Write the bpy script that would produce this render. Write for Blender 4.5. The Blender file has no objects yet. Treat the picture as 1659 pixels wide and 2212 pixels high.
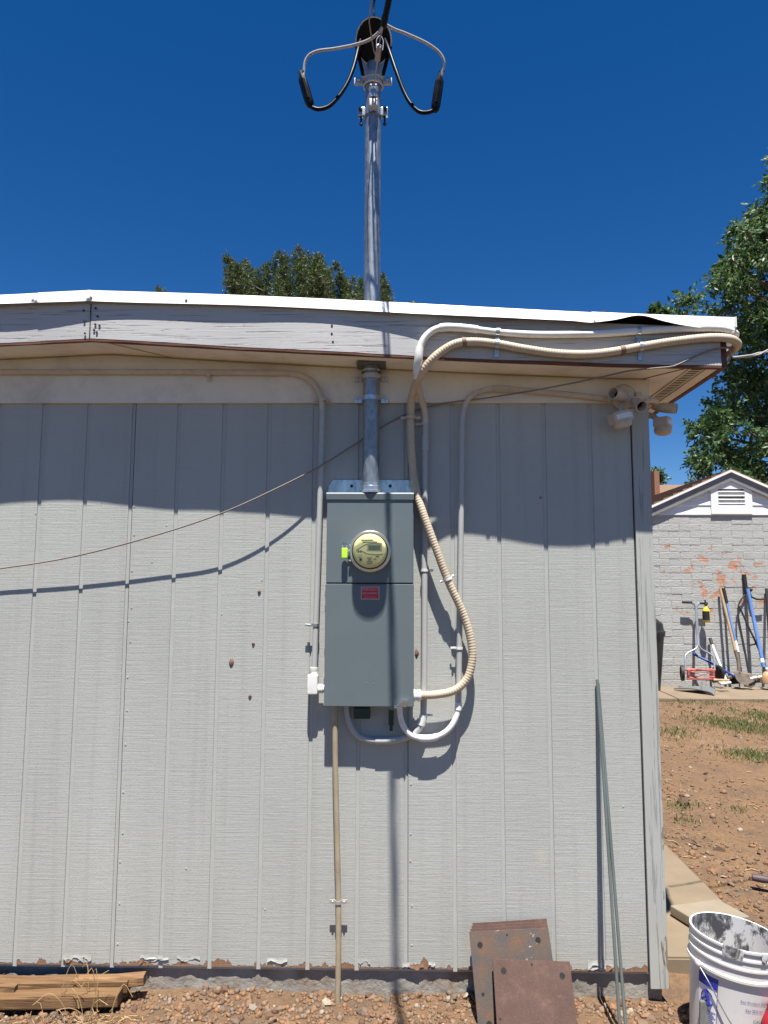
import bpy, bmesh, math, random
import numpy as np
from mathutils import Vector, Matrix
random.seed(7)
SC = bpy.context.scene
COL = SC.collection
R = math.radians

# ------------------------------------------------------------------ camera
PW, PH, FOC = 1659.0, 2212.0, 1534.0          # photograph measured on a 1659 x 2212 grid
PITCH, YAW, ROLL, CAMY, CAMZ = 0.1036, 0.0159, -0.0039, -3.102, 1.6684
FW = Vector((-math.sin(YAW) * math.cos(PITCH), math.cos(YAW) * math.cos(PITCH), math.sin(PITCH)))
_rt = Vector((math.cos(YAW), math.sin(YAW), 0)); _up = _rt.cross(FW)
RT = _rt * math.cos(ROLL) - _up * math.sin(ROLL)
UP = _rt * math.sin(ROLL) + _up * math.cos(ROLL)
CAM = Vector((0, CAMY, CAMZ))
cd = bpy.data.cameras.new('camera'); cam = bpy.data.objects.new('camera', cd); COL.objects.link(cam)
m3 = Matrix((RT, UP, -FW)).transposed()
cam.matrix_world = Matrix.Translation(CAM) @ m3.to_4x4()
cd.sensor_fit = 'HORIZONTAL'; cd.sensor_width = 36; cd.lens = 36 * FOC / PW
cd.clip_start = 0.05; cd.clip_end = 2000
SC.camera = cam

# ------------------------------------------------------------------ world, sun, exposure
SUN_EL, SUN_AZ = R(71.3), R(3.0)                 # sun behind the camera, a touch to the right
S = Vector((math.sin(SUN_AZ) * math.cos(SUN_EL), -math.cos(SUN_AZ) * math.cos(SUN_EL), math.sin(SUN_EL)))
w = bpy.data.worlds.new('World'); SC.world = w; w.use_nodes = True
nt = w.node_tree; bg = nt.nodes['Background']
sky = nt.nodes.new('ShaderNodeTexSky'); sky.sky_type = 'NISHITA'; sky.sun_disc = False
sky.sun_elevation = SUN_EL; sky.sun_rotation = R(180) - SUN_AZ
sky.altitude = 1600; sky.air_density = 1.0; sky.dust_density = 0.0; sky.ozone_density = 3.0
hs = nt.nodes.new('ShaderNodeHueSaturation'); hs.inputs['Saturation'].default_value = 1.36; hs.inputs['Hue'].default_value = .508
nt.links.new(sky.outputs[0], hs.inputs['Color']); nt.links.new(hs.outputs[0], bg.inputs[0])
bg.inputs[1].default_value = 0.055
sl = bpy.data.lights.new('sun', 'SUN'); sl.energy = 5.0; sl.angle = R(0.53); sl.color = (1, 0.96, 0.90)
so = bpy.data.objects.new('sun', sl); COL.objects.link(so); so.location = (3, -8, 20)
so.rotation_euler = (-S).to_track_quat('-Z', 'Y').to_euler()
vs = SC.view_settings; vs.view_transform = 'Standard'; vs.look = 'None'; vs.gamma = 1.0
vs.use_curve_mapping = False; vs.exposure = 1.05
SC.render.engine = 'CYCLES'
SC.cycles.max_bounces = 8; SC.cycles.diffuse_bounces = 4


def ray(x, y): return FW + RT * ((x - PW / 2) / FOC) - UP * ((y - PH / 2) / FOC)
def at(x, y, Y):                                # photograph point at the depth plane y = Y
    d = ray(x, y); return CAM + d * ((Y - CAMY) / d.y)
def az(x, y, z):                                # photograph point at the height z
    d = ray(x, y); return CAM + d * ((z - CAMZ) / d.z)

# ------------------------------------------------------------------ object helpers
def wl(o):
    v = Vector((0, 0, 0))
    while o: v += o.location; o = o.parent
    return v
def tag(o, label=None, cat=None, group=None, kind=None):
    if label: o['label'] = label
    if cat: o['category'] = cat
    if group: o['group'] = group
    if kind: o['kind'] = kind
    return o
def thing(name, label, cat, loc=(0, 0, 0), group=None):
    o = bpy.data.objects.new(name, None); COL.objects.link(o); o.location = loc
    o.empty_display_size = 0.05
    return tag(o, label, cat, group)

class MB:
    def __init__(s): s.bm = bmesh.new(); s.wn = False
    def box(s, c, d, rot=None, bev=0.0):
        b = bmesh.new(); bmesh.ops.create_cube(b, size=1)
        for v in b.verts: v.co = Vector((v.co.x * d[0], v.co.y * d[1], v.co.z * d[2]))
        if bev: s.wn = True
        if bev: bmesh.ops.bevel(b, geom=b.edges[:], offset=bev, segments=2, affect='EDGES', profile=0.5)
        mt = Matrix.Translation(Vector(c))
        if rot is not None: mt = mt @ (rot.to_4x4() if isinstance(rot, Matrix) else rot.to_matrix().to_4x4())
        b.transform(mt); s._add(b); return s
    def _add(s, b):
        me = bpy.data.meshes.new('t'); b.to_mesh(me); b.free(); s.bm.from_mesh(me); bpy.data.meshes.remove(me)
    def bar(s, a, b, wd, ht, bev=0.0, up=(0, 0, 1)):
        a = Vector(a); b = Vector(b); d = (b - a); L = d.length; z = d.normalized()
        x = Vector(up).cross(z)
        if x.length < 1e-4: x = Vector((1, 0, 0)).cross(z)
        x.normalize(); y = z.cross(x)
        return s.box((a + b) / 2, (wd, ht, L), Matrix((x, y, z)).transposed(), bev)
    def tube(s, pts, r, n=10, fr=None, caps=True):
        pts = [Vector(p) for p in pts]; bm = s.bm; rings = []
        up = None
        for i, p in enumerate(pts):
            t = (pts[min(i + 1, len(pts) - 1)] - pts[max(i - 1, 0)]).normalized()
            if up is None:
                up = Vector((0, 0, 1)) if abs(t.z) < .9 else Vector((0, 1, 0))
            x = up.cross(t).normalized(); up = t.cross(x).normalized()
            rr = fr(i / max(1, len(pts) - 1)) if fr else (r[i] if isinstance(r, (list, tuple)) else r)
            rings.append([bm.verts.new(p + (x * math.cos(2 * math.pi * k / n) + up * math.sin(2 * math.pi * k / n)) * rr) for k in range(n)])
        for a, b in zip(rings, rings[1:]):
            for k in range(n): bm.faces.new((a[k], a[(k + 1) % n], b[(k + 1) % n], b[k]))
        if caps:
            bm.faces.new(rings[0][::-1]); bm.faces.new(rings[-1])
        return s
    def lathe(s, prof, o=(0, 0, 0), axis=(0, 0, 1), n=24, ref=None, cap0=True, cap1=True):
        o = Vector(o); z = Vector(axis).normalized()
        x = Vector(ref) if ref else (Vector((1, 0, 0)) if abs(z.x) < .8 else Vector((0, 1, 0)))
        x = (x - z * x.dot(z)).normalized(); y = z.cross(x); bm = s.bm; rings = []
        for r, h in prof:
            if r < 1e-6: rings.append([bm.verts.new(o + z * h)])
            else: rings.append([bm.verts.new(o + z * h + (x * math.cos(2 * math.pi * k / n) + y * math.sin(2 * math.pi * k / n)) * r) for k in range(n)])
        for a, b in zip(rings, rings[1:]):
            for k in range(n):
                k2 = (k + 1) % n
                if len(a) == 1 and len(b) == 1: continue
                if len(a) == 1: bm.faces.new((a[0], b[k2], b[k]))
                elif len(b) == 1: bm.faces.new((a[k], a[k2], b[0]))
                else: bm.faces.new((a[k], a[k2], b[k2], b[k]))
        if cap0 and len(rings[0]) > 1: bm.faces.new(rings[0][::-1])
        if cap1 and len(rings[-1]) > 1: bm.faces.new(rings[-1])
        return s
    def prism(s, pts, off):
        bm = s.bm; off = Vector(off); a = [bm.verts.new(Vector(p)) for p in pts]; b = [bm.verts.new(Vector(p) + off) for p in pts]
        bm.faces.new(a); bm.faces.new(b[::-1]); n = len(a)
        for i in range(n): bm.faces.new((a[i], b[i], b[(i + 1) % n], a[(i + 1) % n]))
        return s
    def face(s, pts):
        s.bm.faces.new([s.bm.verts.new(Vector(p)) for p in pts]); return s
    def loft(s, rows, thick=None):
        g = [[s.bm.verts.new(Vector(p)) for p in r] for r in rows]
        for a, b in zip(g, g[1:]):
            for k in range(len(a) - 1): s.bm.faces.new((a[k], a[k + 1], b[k + 1], b[k]))
        return s
    def build(s, name, mt, parent=None, base=None, smooth=40, fix=True):
        if fix: bmesh.ops.recalc_face_normals(s.bm, faces=s.bm.faces[:])
        me = bpy.data.meshes.new(name)
        o = bpy.data.objects.new(name, me); COL.objects.link(o)
        if parent: o.parent = parent; off = wl(parent)
        else:
            off = Vector(base) if base is not None else Vector((0, 0, 0)); o.location = off
        if off.length: bmesh.ops.translate(s.bm, verts=s.bm.verts[:], vec=-off)
        s.bm.to_mesh(me); s.bm.free()
        if mt: me.materials.append(mt)
        if smooth:
            me.polygons.foreach_set('use_smooth', [True] * len(me.polygons))
            me.set_sharp_from_angle(angle=R(smooth))
            if s.wn: md = o.modifiers.new('w', 'WEIGHTED_NORMAL'); md.keep_sharp = True; md.weight = 90
        return o

def crv(pts, step=0.02, rad=False):             # Catmull-Rom through the points
    P = [Vector(p) for p in pts]; out = []
    for i in range(len(P) - 1):
        p0 = P[max(i - 1, 0)]; p1 = P[i]; p2 = P[i + 1]; p3 = P[min(i + 2, len(P) - 1)]
        d0 = max((p1 - p0).length, 1e-5) ** .5; d1 = max((p2 - p1).length, 1e-5) ** .5; d2 = max((p3 - p2).length, 1e-5) ** .5
        m1 = (p2 - p1) if i == 0 else ((p1 - p0) / d0 - (p2 - p0) / (d0 + d1) + (p2 - p1) / d1) * d1
        m2 = (p2 - p1) if i == len(P) - 2 else ((p2 - p1) / d1 - (p3 - p1) / (d1 + d2) + (p3 - p2) / d2) * d1
        n = max(1, int((p2 - p1).length / step))
        for k in range(n):
            t = k / n; t2 = t * t; t3 = t2 * t
            out.append(p1 * (2 * t3 - 3 * t2 + 1) + m1 * (t3 - 2 * t2 + t) + p2 * (-2 * t3 + 3 * t2) + m2 * (t3 - t2))
    out.append(P[-1]); return out
def path(lst, y=None, step=0.02):               # [(px, py, Y?)...] -> smooth world path
    out = []; Y = y
    for p in lst:
        if len(p) > 2: Y = p[2]
        out.append(at(p[0], p[1], Y))
    return crv(out, step)
def split_path(pts, px):                         # split a path where its photograph row passes px
    def row(p):
        v = p - CAM; return PH / 2 - FOC * v.dot(UP) / v.dot(FW)
    for i, p in enumerate(pts):
        if row(p) > px: return pts[:i + 1], pts[i:]
    return pts, pts[-2:]
def textmesh(name, body, size, mt, parent, mw, align='CENTER'):
    c = bpy.data.curves.new(name, 'FONT'); c.body = body; c.size = size; c.align_x = align; c.align_y = 'CENTER'
    c.resolution_u = 3
    t = bpy.data.objects.new('tmp', c); COL.objects.link(t)
    dg = bpy.context.evaluated_depsgraph_get(); me = bpy.data.meshes.new_from_object(t.evaluated_get(dg))
    bpy.data.objects.remove(t); bpy.data.curves.remove(c)
    me.transform(mw); me.transform(Matrix.Translation(-wl(parent)))
    me.materials.clear(); me.materials.append(mt)
    o = bpy.data.objects.new(name, me); COL.objects.link(o); o.parent = parent; return o

# ------------------------------------------------------------------ material helpers
class NT:
    def __init__(s, name):
        s.m = bpy.data.materials.new(name); s.m.use_nodes = True; s.t = s.m.node_tree
        s.b = s.t.nodes['Principled BSDF']; s._pos = None
    def n(s, ty, **kw):
        o = s.t.nodes.new(ty)
        for k, v in kw.items(): setattr(o, k, v)
        return o
    def l(s, a, b): s.t.links.new(a, b)
    def pos(s):
        if not s._pos: s._pos = s.n('ShaderNodeNewGeometry').outputs['Position']
        return s._pos
    def vec(s, sc=(1, 1, 1), off=(0, 0, 0)):
        mp = s.n('ShaderNodeMapping'); mp.inputs['Scale'].default_value = sc; mp.inputs['Location'].default_value = off
        s.l(s.pos(), mp.inputs['Vector']); return mp.outputs[0]
    def noise(s, sc=(1, 1, 1), scale=1.0, detail=3, rough=.55, off=(0, 0, 0), dist=0):
        o = s.n('ShaderNodeTexNoise'); o.inputs['Scale'].default_value = scale; o.inputs['Detail'].default_value = detail
        o.inputs['Roughness'].default_value = rough; o.inputs['Distortion'].default_value = dist
        s.l(s.vec(sc, off), o.inputs['Vector']); return o.outputs['Fac']
    def voro(s, sc=(1, 1, 1), scale=1.0, out='Distance'):
        o = s.n('ShaderNodeTexVoronoi'); o.inputs['Scale'].default_value = scale
        s.l(s.vec(sc), o.inputs['Vector']); return o.outputs[out]
    def ramp(s, f, stops):
        o = s.n('ShaderNodeValToRGB'); e = o.color_ramp.elements
        while len(e) < len(stops): e.new(.5)
        for k, (p, c) in enumerate(stops):
            e[k].position = p; e[k].color = (c, c, c, 1) if isinstance(c, (int, float)) else (*c, 1)
        s.l(f, o.inputs[0]); return o.outputs[0]
    def mix(s, f, a, b, blend='MIX'):
        o = s.n('ShaderNodeMix', data_type='RGBA', blend_type=blend)
        for k, v in ((0, f), (6, a), (7, b)):
            if hasattr(v, 'node'): s.l(v, o.inputs[k])
            elif k == 0: o.inputs[0].default_value = v
            else: o.inputs[k].default_value = (*v, 1)
        return o.outputs[2]
    def math(s, op, a, b=None, c=None, clamp=False):
        o = s.n('ShaderNodeMath', operation=op); o.use_clamp = clamp
        for k, v in enumerate((a, b, c)):
            if v is None: continue
            if hasattr(v, 'node'): s.l(v, o.inputs[k])
            else: o.inputs[k].default_value = v
        return o.outputs[0]
    def xyz(s):
        o = s.n('ShaderNodeSeparateXYZ'); s.l(s.pos(), o.inputs[0]); return o.outputs
    def bump(s, h, strength=.5, dist=.002, prev=None):
        o = s.n('ShaderNodeBump'); o.inputs['Strength'].default_value = strength; o.inputs['Distance'].default_value = dist
        s.l(h, o.inputs['Height'])
        if prev: s.l(prev, o.inputs['Normal'])
        return o.outputs[0]
    def out(s, col=None, rough=None, metal=None, normal=None, **kw):
        for k, v in (('Base Color', col), ('Roughness', rough), ('Metallic', metal), ('Normal', normal)):
            if v is None: continue
            if hasattr(v, 'node'): s.l(v, s.b.inputs[k])
            elif k == 'Base Color': s.b.inputs[k].default_value = (*v, 1)
            else: s.b.inputs[k].default_value = v
        for k, v in kw.items(): s.b.inputs[k].default_value = v
        return s.m
def sc3(c, k): return tuple(min(1, x * k) for x in c)
def mat(name, col, rough=.6, metal=0.0, var=.12, vs_=9, bump=.25, bs=120, bd=.001, stretch=(1, 1, 1), dirt=None, dirtamt=.5, ds=5, spec=.5):
    N = NT(name)
    c = N.mix(N.ramp(N.noise(stretch, vs_, 4), [(.3, 0.), (.7, 1.)]), sc3(col, 1 - var), sc3(col, 1 + var))
    if dirt:
        c = N.mix(N.math('MULTIPLY', N.ramp(N.noise(stretch, ds, 6, .65), [(.5, 0.), (.68, 1.)]), dirtamt), c, dirt)
    r = N.math('MULTIPLY_ADD', N.noise(stretch, vs_ * 3, 3), .25, rough - .12)
    nm = N.bump(N.noise(stretch, bs, 4), bump, bd) if bump else None
    return N.out(c, r, metal, nm, **{'Specular IOR Level': spec})

# ---- painted siding: sawn relief, hairline wrinkles, peeling at the foot
WALL = (.40, .405, .375); WALLTAN = (.74, .67, .565); WOOD = (.27, .15, .085)
def siding_mat():
    N = NT('painted_siding')
    saw = N.noise((5, 1, 170), 1, 3, .6); saw2 = N.noise((14, 1, 60), 1, 3)
    wr = N.ramp(N.noise((26, 26, 18), 1, 5, .6, dist=1.2), [(.47, 0.), (.5, 1.), (.53, 0.)])
    spk = N.ramp(N.voro((1, 1, 1), 55), [(.0, 1.), (.09, 0.)])
    big = N.noise((2.2, 1, 1.1), 1, 4)
    c = N.mix(N.ramp(big, [(.3, 0.), (.7, 1.)]), sc3(WALL, .93), sc3(WALL, 1.05))
    c = N.mix(N.math('MULTIPLY', N.ramp(N.noise((4, 1, 4), 1, 6, .7), [(.62, 0.), (.8, 1.)]), .25), c, (.30, .27, .21))
    X = N.xyz()
    stk = N.ramp(N.noise((22, 1, .55), 1, 5, .6, off=(2, 0, 1)), [(.52, 0.), (.70, 1.)]); c = N.mix(N.math('MULTIPLY', stk, .16), c, (.22, .20, .16))
    foot = N.math('MULTIPLY', N.math('MULTIPLY', N.math('SUBTRACT', .42, X[2]), 2.2, clamp=True), N.noise((7, 1, 7), 1, 5, .7)); c = N.mix(N.math('MULTIPLY', foot, .35), c, (.33, .27, .20))
    sm = N.math('SUBTRACT', 1.0, N.math('MULTIPLY', N.math('ADD', N.math('POWER', N.math('SUBTRACT', X[0], .612), 2.), N.math('MULTIPLY', N.math('POWER', N.math('SUBTRACT', X[2], .548), 2.), .35)), 1200.)); c = N.mix(N.math('MULTIPLY', N.math('MAXIMUM', sm, 0.), N.math('MULTIPLY', N.noise((70, 1, 70), 1, 4, .7), .8)), c, (.50, .46, .36))
    st = N.math('SUBTRACT', N.noise((13, 1, 2), 1, 4, .6), .50)
    th = N.math('MULTIPLY_ADD', N.math('MAXIMUM', st, 0.), .16, .1075)
    fine = N.math('MULTIPLY_ADD', N.noise((60, 1, 60), 1, 4, .7), .03, -.015)
    d = N.math('SUBTRACT', N.math('ADD', th, fine), X[2])
    peel = N.math('MULTIPLY', d, 260., clamp=True)
    wood = N.mix(N.noise((90, 1, 9), 1, 4), sc3(WOOD, .55), sc3(WOOD, 1.3))
    c = N.mix(peel, c, wood)
    h = N.math('MULTIPLY_ADD', saw, .9, N.math('MULTIPLY', saw2, .5))
    h = N.math('ADD', h, N.math('MULTIPLY', wr, .22)); h = N.math('ADD', h, N.math('MULTIPLY', spk, .5))
    h = N.math('SUBTRACT', h, N.math('MULTIPLY', peel, 1.6))
    return N.out(c, .62, 0, N.bump(h, .5, .0022), **{'Specular IOR Level': .35})
def board_mat(name, col, axis, wood_amt=.0, grain=.6, zlow=None):
    N = NT(name)
    s = [60, 60, 60]; s[axis] = 2.2
    s = [v * (2.4 if k != axis else 1.6) for k, v in enumerate(s)] if axis == 0 else s
    g = N.noise(tuple(s), 1, 4, .6, dist=.6); s2 = [170, 170, 170]; s2[axis] = 6
    g2 = N.noise(tuple(s2), 1, 3)
    cr = N.ramp(g, [(.36, 0.), (.42, 1.)])
    c = N.mix(N.noise((3, 3, 3), 1, 4), sc3(col, .9), sc3(col, 1.08))
    sp = [16, 16, 16]; sp[axis] = 2.4
    pm = N.noise(tuple(sp), 1, 6, .7, dist=.4)
    if zlow:
        z = N.xyz(); pm = N.math('ADD', pm, N.math('MULTIPLY', N.math('SUBTRACT', zlow[0], z[2]), zlow[1]))
        pm = N.math('ADD', pm, N.math('MULTIPLY', N.math('SUBTRACT', z[0], zlow[2]), zlow[3]))
    peel = N.ramp(pm, [(.66 - wood_amt, 0.), (.675 - wood_amt, 1.)])
    wood = N.mix(g2, (.10, .075, .06), (.33, .25, .19))
    c = N.mix(N.math('MULTIPLY', N.math('SUBTRACT', 1.0, cr), .38), c, (.12, .11, .105))
    c = N.mix(peel, c, wood)
    h = N.math('ADD', N.math('MULTIPLY', cr, .8), N.math('MULTIPLY', g2, .35)); h = N.math('SUBTRACT', h, N.math('MULTIPLY', peel, .5))
    return N.out(c, .65, 0, N.bump(h, grain, .002), **{'Specular IOR Level': .3})

M = {}
M['siding'] = siding_mat()
M['groove'] = mat('groove_paint', sc3(WALL, 1.02), .55, var=.05, bump=.15, bs=60)
M['frieze'] = mat('tan_paint', WALLTAN, .6, var=.05, bump=.2, bs=70, dirt=(.25, .19, .13), dirtamt=.35, ds=3)
M['soffit'] = mat('soffit_paint', (.86, .80, .70), .6, var=.05, bump=.12, bs=50, dirt=(.3, .22, .15), dirtamt=.25, ds=4)
M['fascia'] = board_mat('fascia_paint', (.47, .46, .45), 0, wood_amt=-.07, grain=.8)
M['fascia_edge'] = mat('bare_wood_edge', (.13, .05, .03), .8, var=.3, stretch=(1, 5, 5), bump=.4)
M['corner'] = board_mat('corner_paint', WALL, 2, wood_amt=.045, grain=.8, zlow=(.75, .10, 1.075, 2.0))
M['drip'] = mat('white_metal', (.86, .85, .82), .42, var=.03, bump=.1, bs=20, dirt=(.45, .33, .2), dirtamt=.12, ds=4)
M['caulk'] = mat('yellow_caulk', (.42, .33, .06), .7)
M['found'] = mat('foundation_paint', (.27, .25, .215), .85, var=.15, bump=.8, bs=45, bd=.006, dirt=(.20, .14, .09), dirtamt=.8, ds=7)
M['shadowgap'] = mat('dark_gap', (.02, .016, .013), .9)
M['shingle'] = mat('roof_shingle', (.07, .055, .05), .9, var=.3, bump=.6, bs=200)
M['galv'] = None
def galv(name, col=(.30, .33, .36), rough=.48):
    N = NT(name)
    v = N.voro((1, 1, .5), 70, 'Color'); k = N.ramp(v, [(.2, sc3(col, .82)), (.8, sc3(col, 1.15))])
    c = N.mix(N.ramp(N.noise((1, 1, .3), 14, 5), [(.5, 0.), (.8, .5)]), k, (.2, .21, .22))
    return N.out(c, N.math('MULTIPLY_ADD', N.noise((1, 1, .3), 40, 4), .3, rough - .12), .85, N.bump(N.noise((1, 1, .4), 200, 3), .1, .001))
M['galv'] = galv('galvanized_steel')
M['zinc'] = galv('zinc_hardware', (.55, .57, .58), .3)
M['chrome'] = NT('chrome').out((.85, .86, .87), .12, 1.0)
M['alum'] = mat('cast_aluminium', (.50, .47, .44), .5, .55, var=.1, bump=.2, bs=150)
M['plategal'] = mat('dull_flashing', (.20, .19, .18), .5, .5)
M['panel'] = mat('panel_grey_paint', (.118, .146, .155), .42, var=.03, vs_=3, bump=.06, bs=220, bd=.0006, dirt=(.2, .21, .21), dirtamt=.08)
M['panel_back'] = mat('panel_inner', (.34, .36, .37), .35, .3, var=.04)
M['black'] = mat('black_plastic', (.005, .005, .006), .36, var=.1, bump=.05, spec=.15)
M['blackmatte'] = mat('black_rubber', (.016, .016, .017), .6)
M['cable_black'] = mat('black_insulation', (.004, .004, .005), .36, bump=.03, spec=.12)
M['cable_grey'] = mat('grey_insulation', (.36, .33, .31), .5, var=.08, bump=.1)
M['bare'] = mat('bare_conductor', (.33, .28, .26), .45, .6)
M['pvc_white'] = mat('pvc_white', (.74, .73, .70), .5, var=.04, bump=.08, dirt=(.5, .38, .26), dirtamt=.3, ds=14)
M['pvc_grey'] = mat('pvc_painted_grey', (.41, .41, .395), .5, var=.05, bump=.12)
M['pvc_tan'] = mat('pvc_painted_tan', (.54, .45, .35), .55, var=.08, bump=.12, dirt=(.25, .17, .11), dirtamt=.3, ds=20)
M['flex'] = mat('flex_conduit_tan', (.51, .42, .30), .55, var=.1, bump=.1, dirt=(.35, .24, .15), dirtamt=.35, ds=18)
M['riser'] = mat('riser_tan', (.36, .30, .20), .5, var=.1, dirt=(.2, .14, .08), dirtamt=.4, ds=10)
M['wire'] = mat('dusty_wire', (.22, .185, .15), .6, var=.15)
M['band'] = mat('brown_band', (.20, .12, .09), .6)
M['dial'] = mat('meter_dial', (.80, .75, .42), .5, var=.04, vs_=30, bump=0)
M['dial2'] = mat('dial_print', (.52, .52, .33), .6, bump=0)
M['ink'] = mat('dark_ink', (.10, .10, .09), .6, bump=0)
M['lcd'] = mat('lcd', (.16, .20, .15), .25, bump=0)
M['navy'] = mat('navy_print', (.03, .06, .12), .5, bump=0)
def glassmat():
    N = NT('meter_glass'); N.out((.9, .9, .85), .05, 0); tr = N.n('ShaderNodeBsdfTransparent'); tr.inputs[0].default_value = (.97, .97, .93, 1)
    fr = N.n('ShaderNodeLayerWeight'); fr.inputs[0].default_value = .12; gl = N.n('ShaderNodeBsdfGlossy'); gl.inputs['Roughness'].default_value = .05
    mx_ = N.n('ShaderNodeMixShader'); N.l(N.math('MULTIPLY', fr.outputs['Fresnel'], .4), mx_.inputs[0]); N.l(tr.outputs[0], mx_.inputs[1]); N.l(gl.outputs[0], mx_.inputs[2])
    N.l(mx_.outputs[0], N.t.nodes['Material Output'].inputs['Surface']); return N.m
M['glass'] = glassmat()
M['ring'] = mat('meter_ring', (.52, .49, .44), .3, .8)
M['lime'] = mat('lime_plastic', (.50, .85, .05), .4, bump=0)
M['red'] = mat('red_label', (.55, .02, .04), .45, bump=0, var=.03)
M['white'] = mat('white_print', (.75, .72, .72), .5, bump=0, var=.02)
M['pink'] = mat('pink_lettering', (.62, .42, .44), .5, bump=0, var=.02)
M['greentag'] = mat('green_tag', (.005, .03, .022), .4, bump=0)
M['lamp_tan'] = mat('lamp_paint_tan', (.52, .44, .36), .55, var=.08, dirt=(.25, .2, .16), dirtamt=.35, ds=25)
M['dark'] = mat('dark_void', (.008, .008, .008), .8, bump=0)
M['concrete'] = mat('concrete', (.195, .15, .098), .9, var=.12, vs_=4, bump=.3, bs=150, dirt=(.2, .14, .09), dirtamt=.4)
M['paver'] = mat('pale_paver', (.235, .195, .14), .9, var=.1, vs_=6, bump=.3, bs=130)
M['lumber'] = None
def lumber(name, ax=(2.0, 34, 34), k=1.0):
    N = NT(name)
    g = N.noise(ax, 1.6, 6, .65, dist=1.4)
    c = N.ramp(g, [(.25, sc3((.09, .047, .024), k)), (.45, sc3((.20, .112, .053), k)), (.6, sc3((.245, .148, .073), k)), (.8, sc3((.31, .205, .115), k))])
    cr = N.ramp(N.noise((1.2, 60, 60), 1, 3, .5, dist=.8), [(.30, 1.), (.36, 0.)])
    c = N.mix(cr, c, (.035, .02, .012))
    c = N.mix(N.math('MULTIPLY', N.ramp(N.noise((1.5, 9, 9), 1, 6, .7), [(.5, 0.), (.66, 1.)]), .55), c, sc3((.15, .10, .065), k))
    h = N.math('SUBTRACT', N.noise(tuple(a * 3 for a in ax), 2, 4), N.math('MULTIPLY', cr, 1.5))
    return N.out(c, .8, 0, N.bump(h, .7, .003), **{'Specular IOR Level': .2})
M['lumber_dark'] = lumber('dark_weathered_lumber', (1.6, 40, 40), .72)
M['lumber'] = lumber('weathered_lumber')
M['endgrain'] = mat('end_grain', (.10, .055, .03), .85)
M['straw'] = mat('dry_straw', (.34, .22, .10), .8, var=.3)
def rust(name, a, b, c2, amt):
    N = NT(name)
    k = N.noise((1, 1, 1), 14, 7, .68)
    c = N.ramp(k, [(.3, a), (.55, b), (.72, c2)])
    sp = N.ramp(N.noise((1, 1, 1), 260, 2), [(.55, 0.), (.72, 1.)])
    c = N.mix(N.math('MULTIPLY', sp, .22), c, (.27, .20, .165))
    wp = N.ramp(N.noise((1, 1, 1.6), 11, 6, .7, off=(3.3, 1, .4)), [(.62, 0.), (.66, 1.)])
    c = N.mix(N.math('MULTIPLY', wp, amt), c, (.55, .50, .43))
    return N.out(c, .75, .15, N.bump(N.noise((1, 1, 1), 160, 5), .35, .001))
M['rust'] = rust('rusty_plate', (.062, .032, .023), (.085, .044, .032), (.12, .068, .048), .04)
M['rust2'] = rust('blue_rusty_plate', (.055, .06, .065), (.10, .065, .045), (.15, .07, .035), .8)
M['rod'] = mat('green_rod', (.20, .23, .21), .4, .55, var=.2, stretch=(1, 1, .2), dirt=(.22, .2, .17), dirtamt=.4, ds=30)
M['bucket'] = mat('white_bucket', (.60, .58, .55), .38, var=.03, bump=.05, dirt=(.45, .36, .27), dirtamt=.25, ds=12)
def bucket_in():
    N = NT('bucket_residue')
    k = N.ramp(N.noise((1, 1, .6), 22, 7, .7, dist=.5), [(.40, 0.), (.47, .35), (.52, 1.)])
    c = N.mix(k, (.055, .055, .06), (.50, .49, .48))
    return N.out(c, .75, 0, N.bump(k, .5, .003))
M['bucket_in'] = bucket_in()
M['blue_print'] = mat('blue_print', (.02, .03, .28), .45, bump=0, var=.05)
M['plaster'] = mat('dried_plaster', (.30, .30, .30), .85, var=.25, vs_=60, bump=.7, bs=90, bd=.004)
M['greywood'] = mat('grey_weathered_wood', (.12, .115, .11), .85, var=.3, stretch=(20, 20, 3))
M['redcloth'] = mat('red_plastic', (.45, .02, .03), .45)
M['purple'] = mat('brown_pipe', (.075, .05, .055), .6, var=.25)

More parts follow.
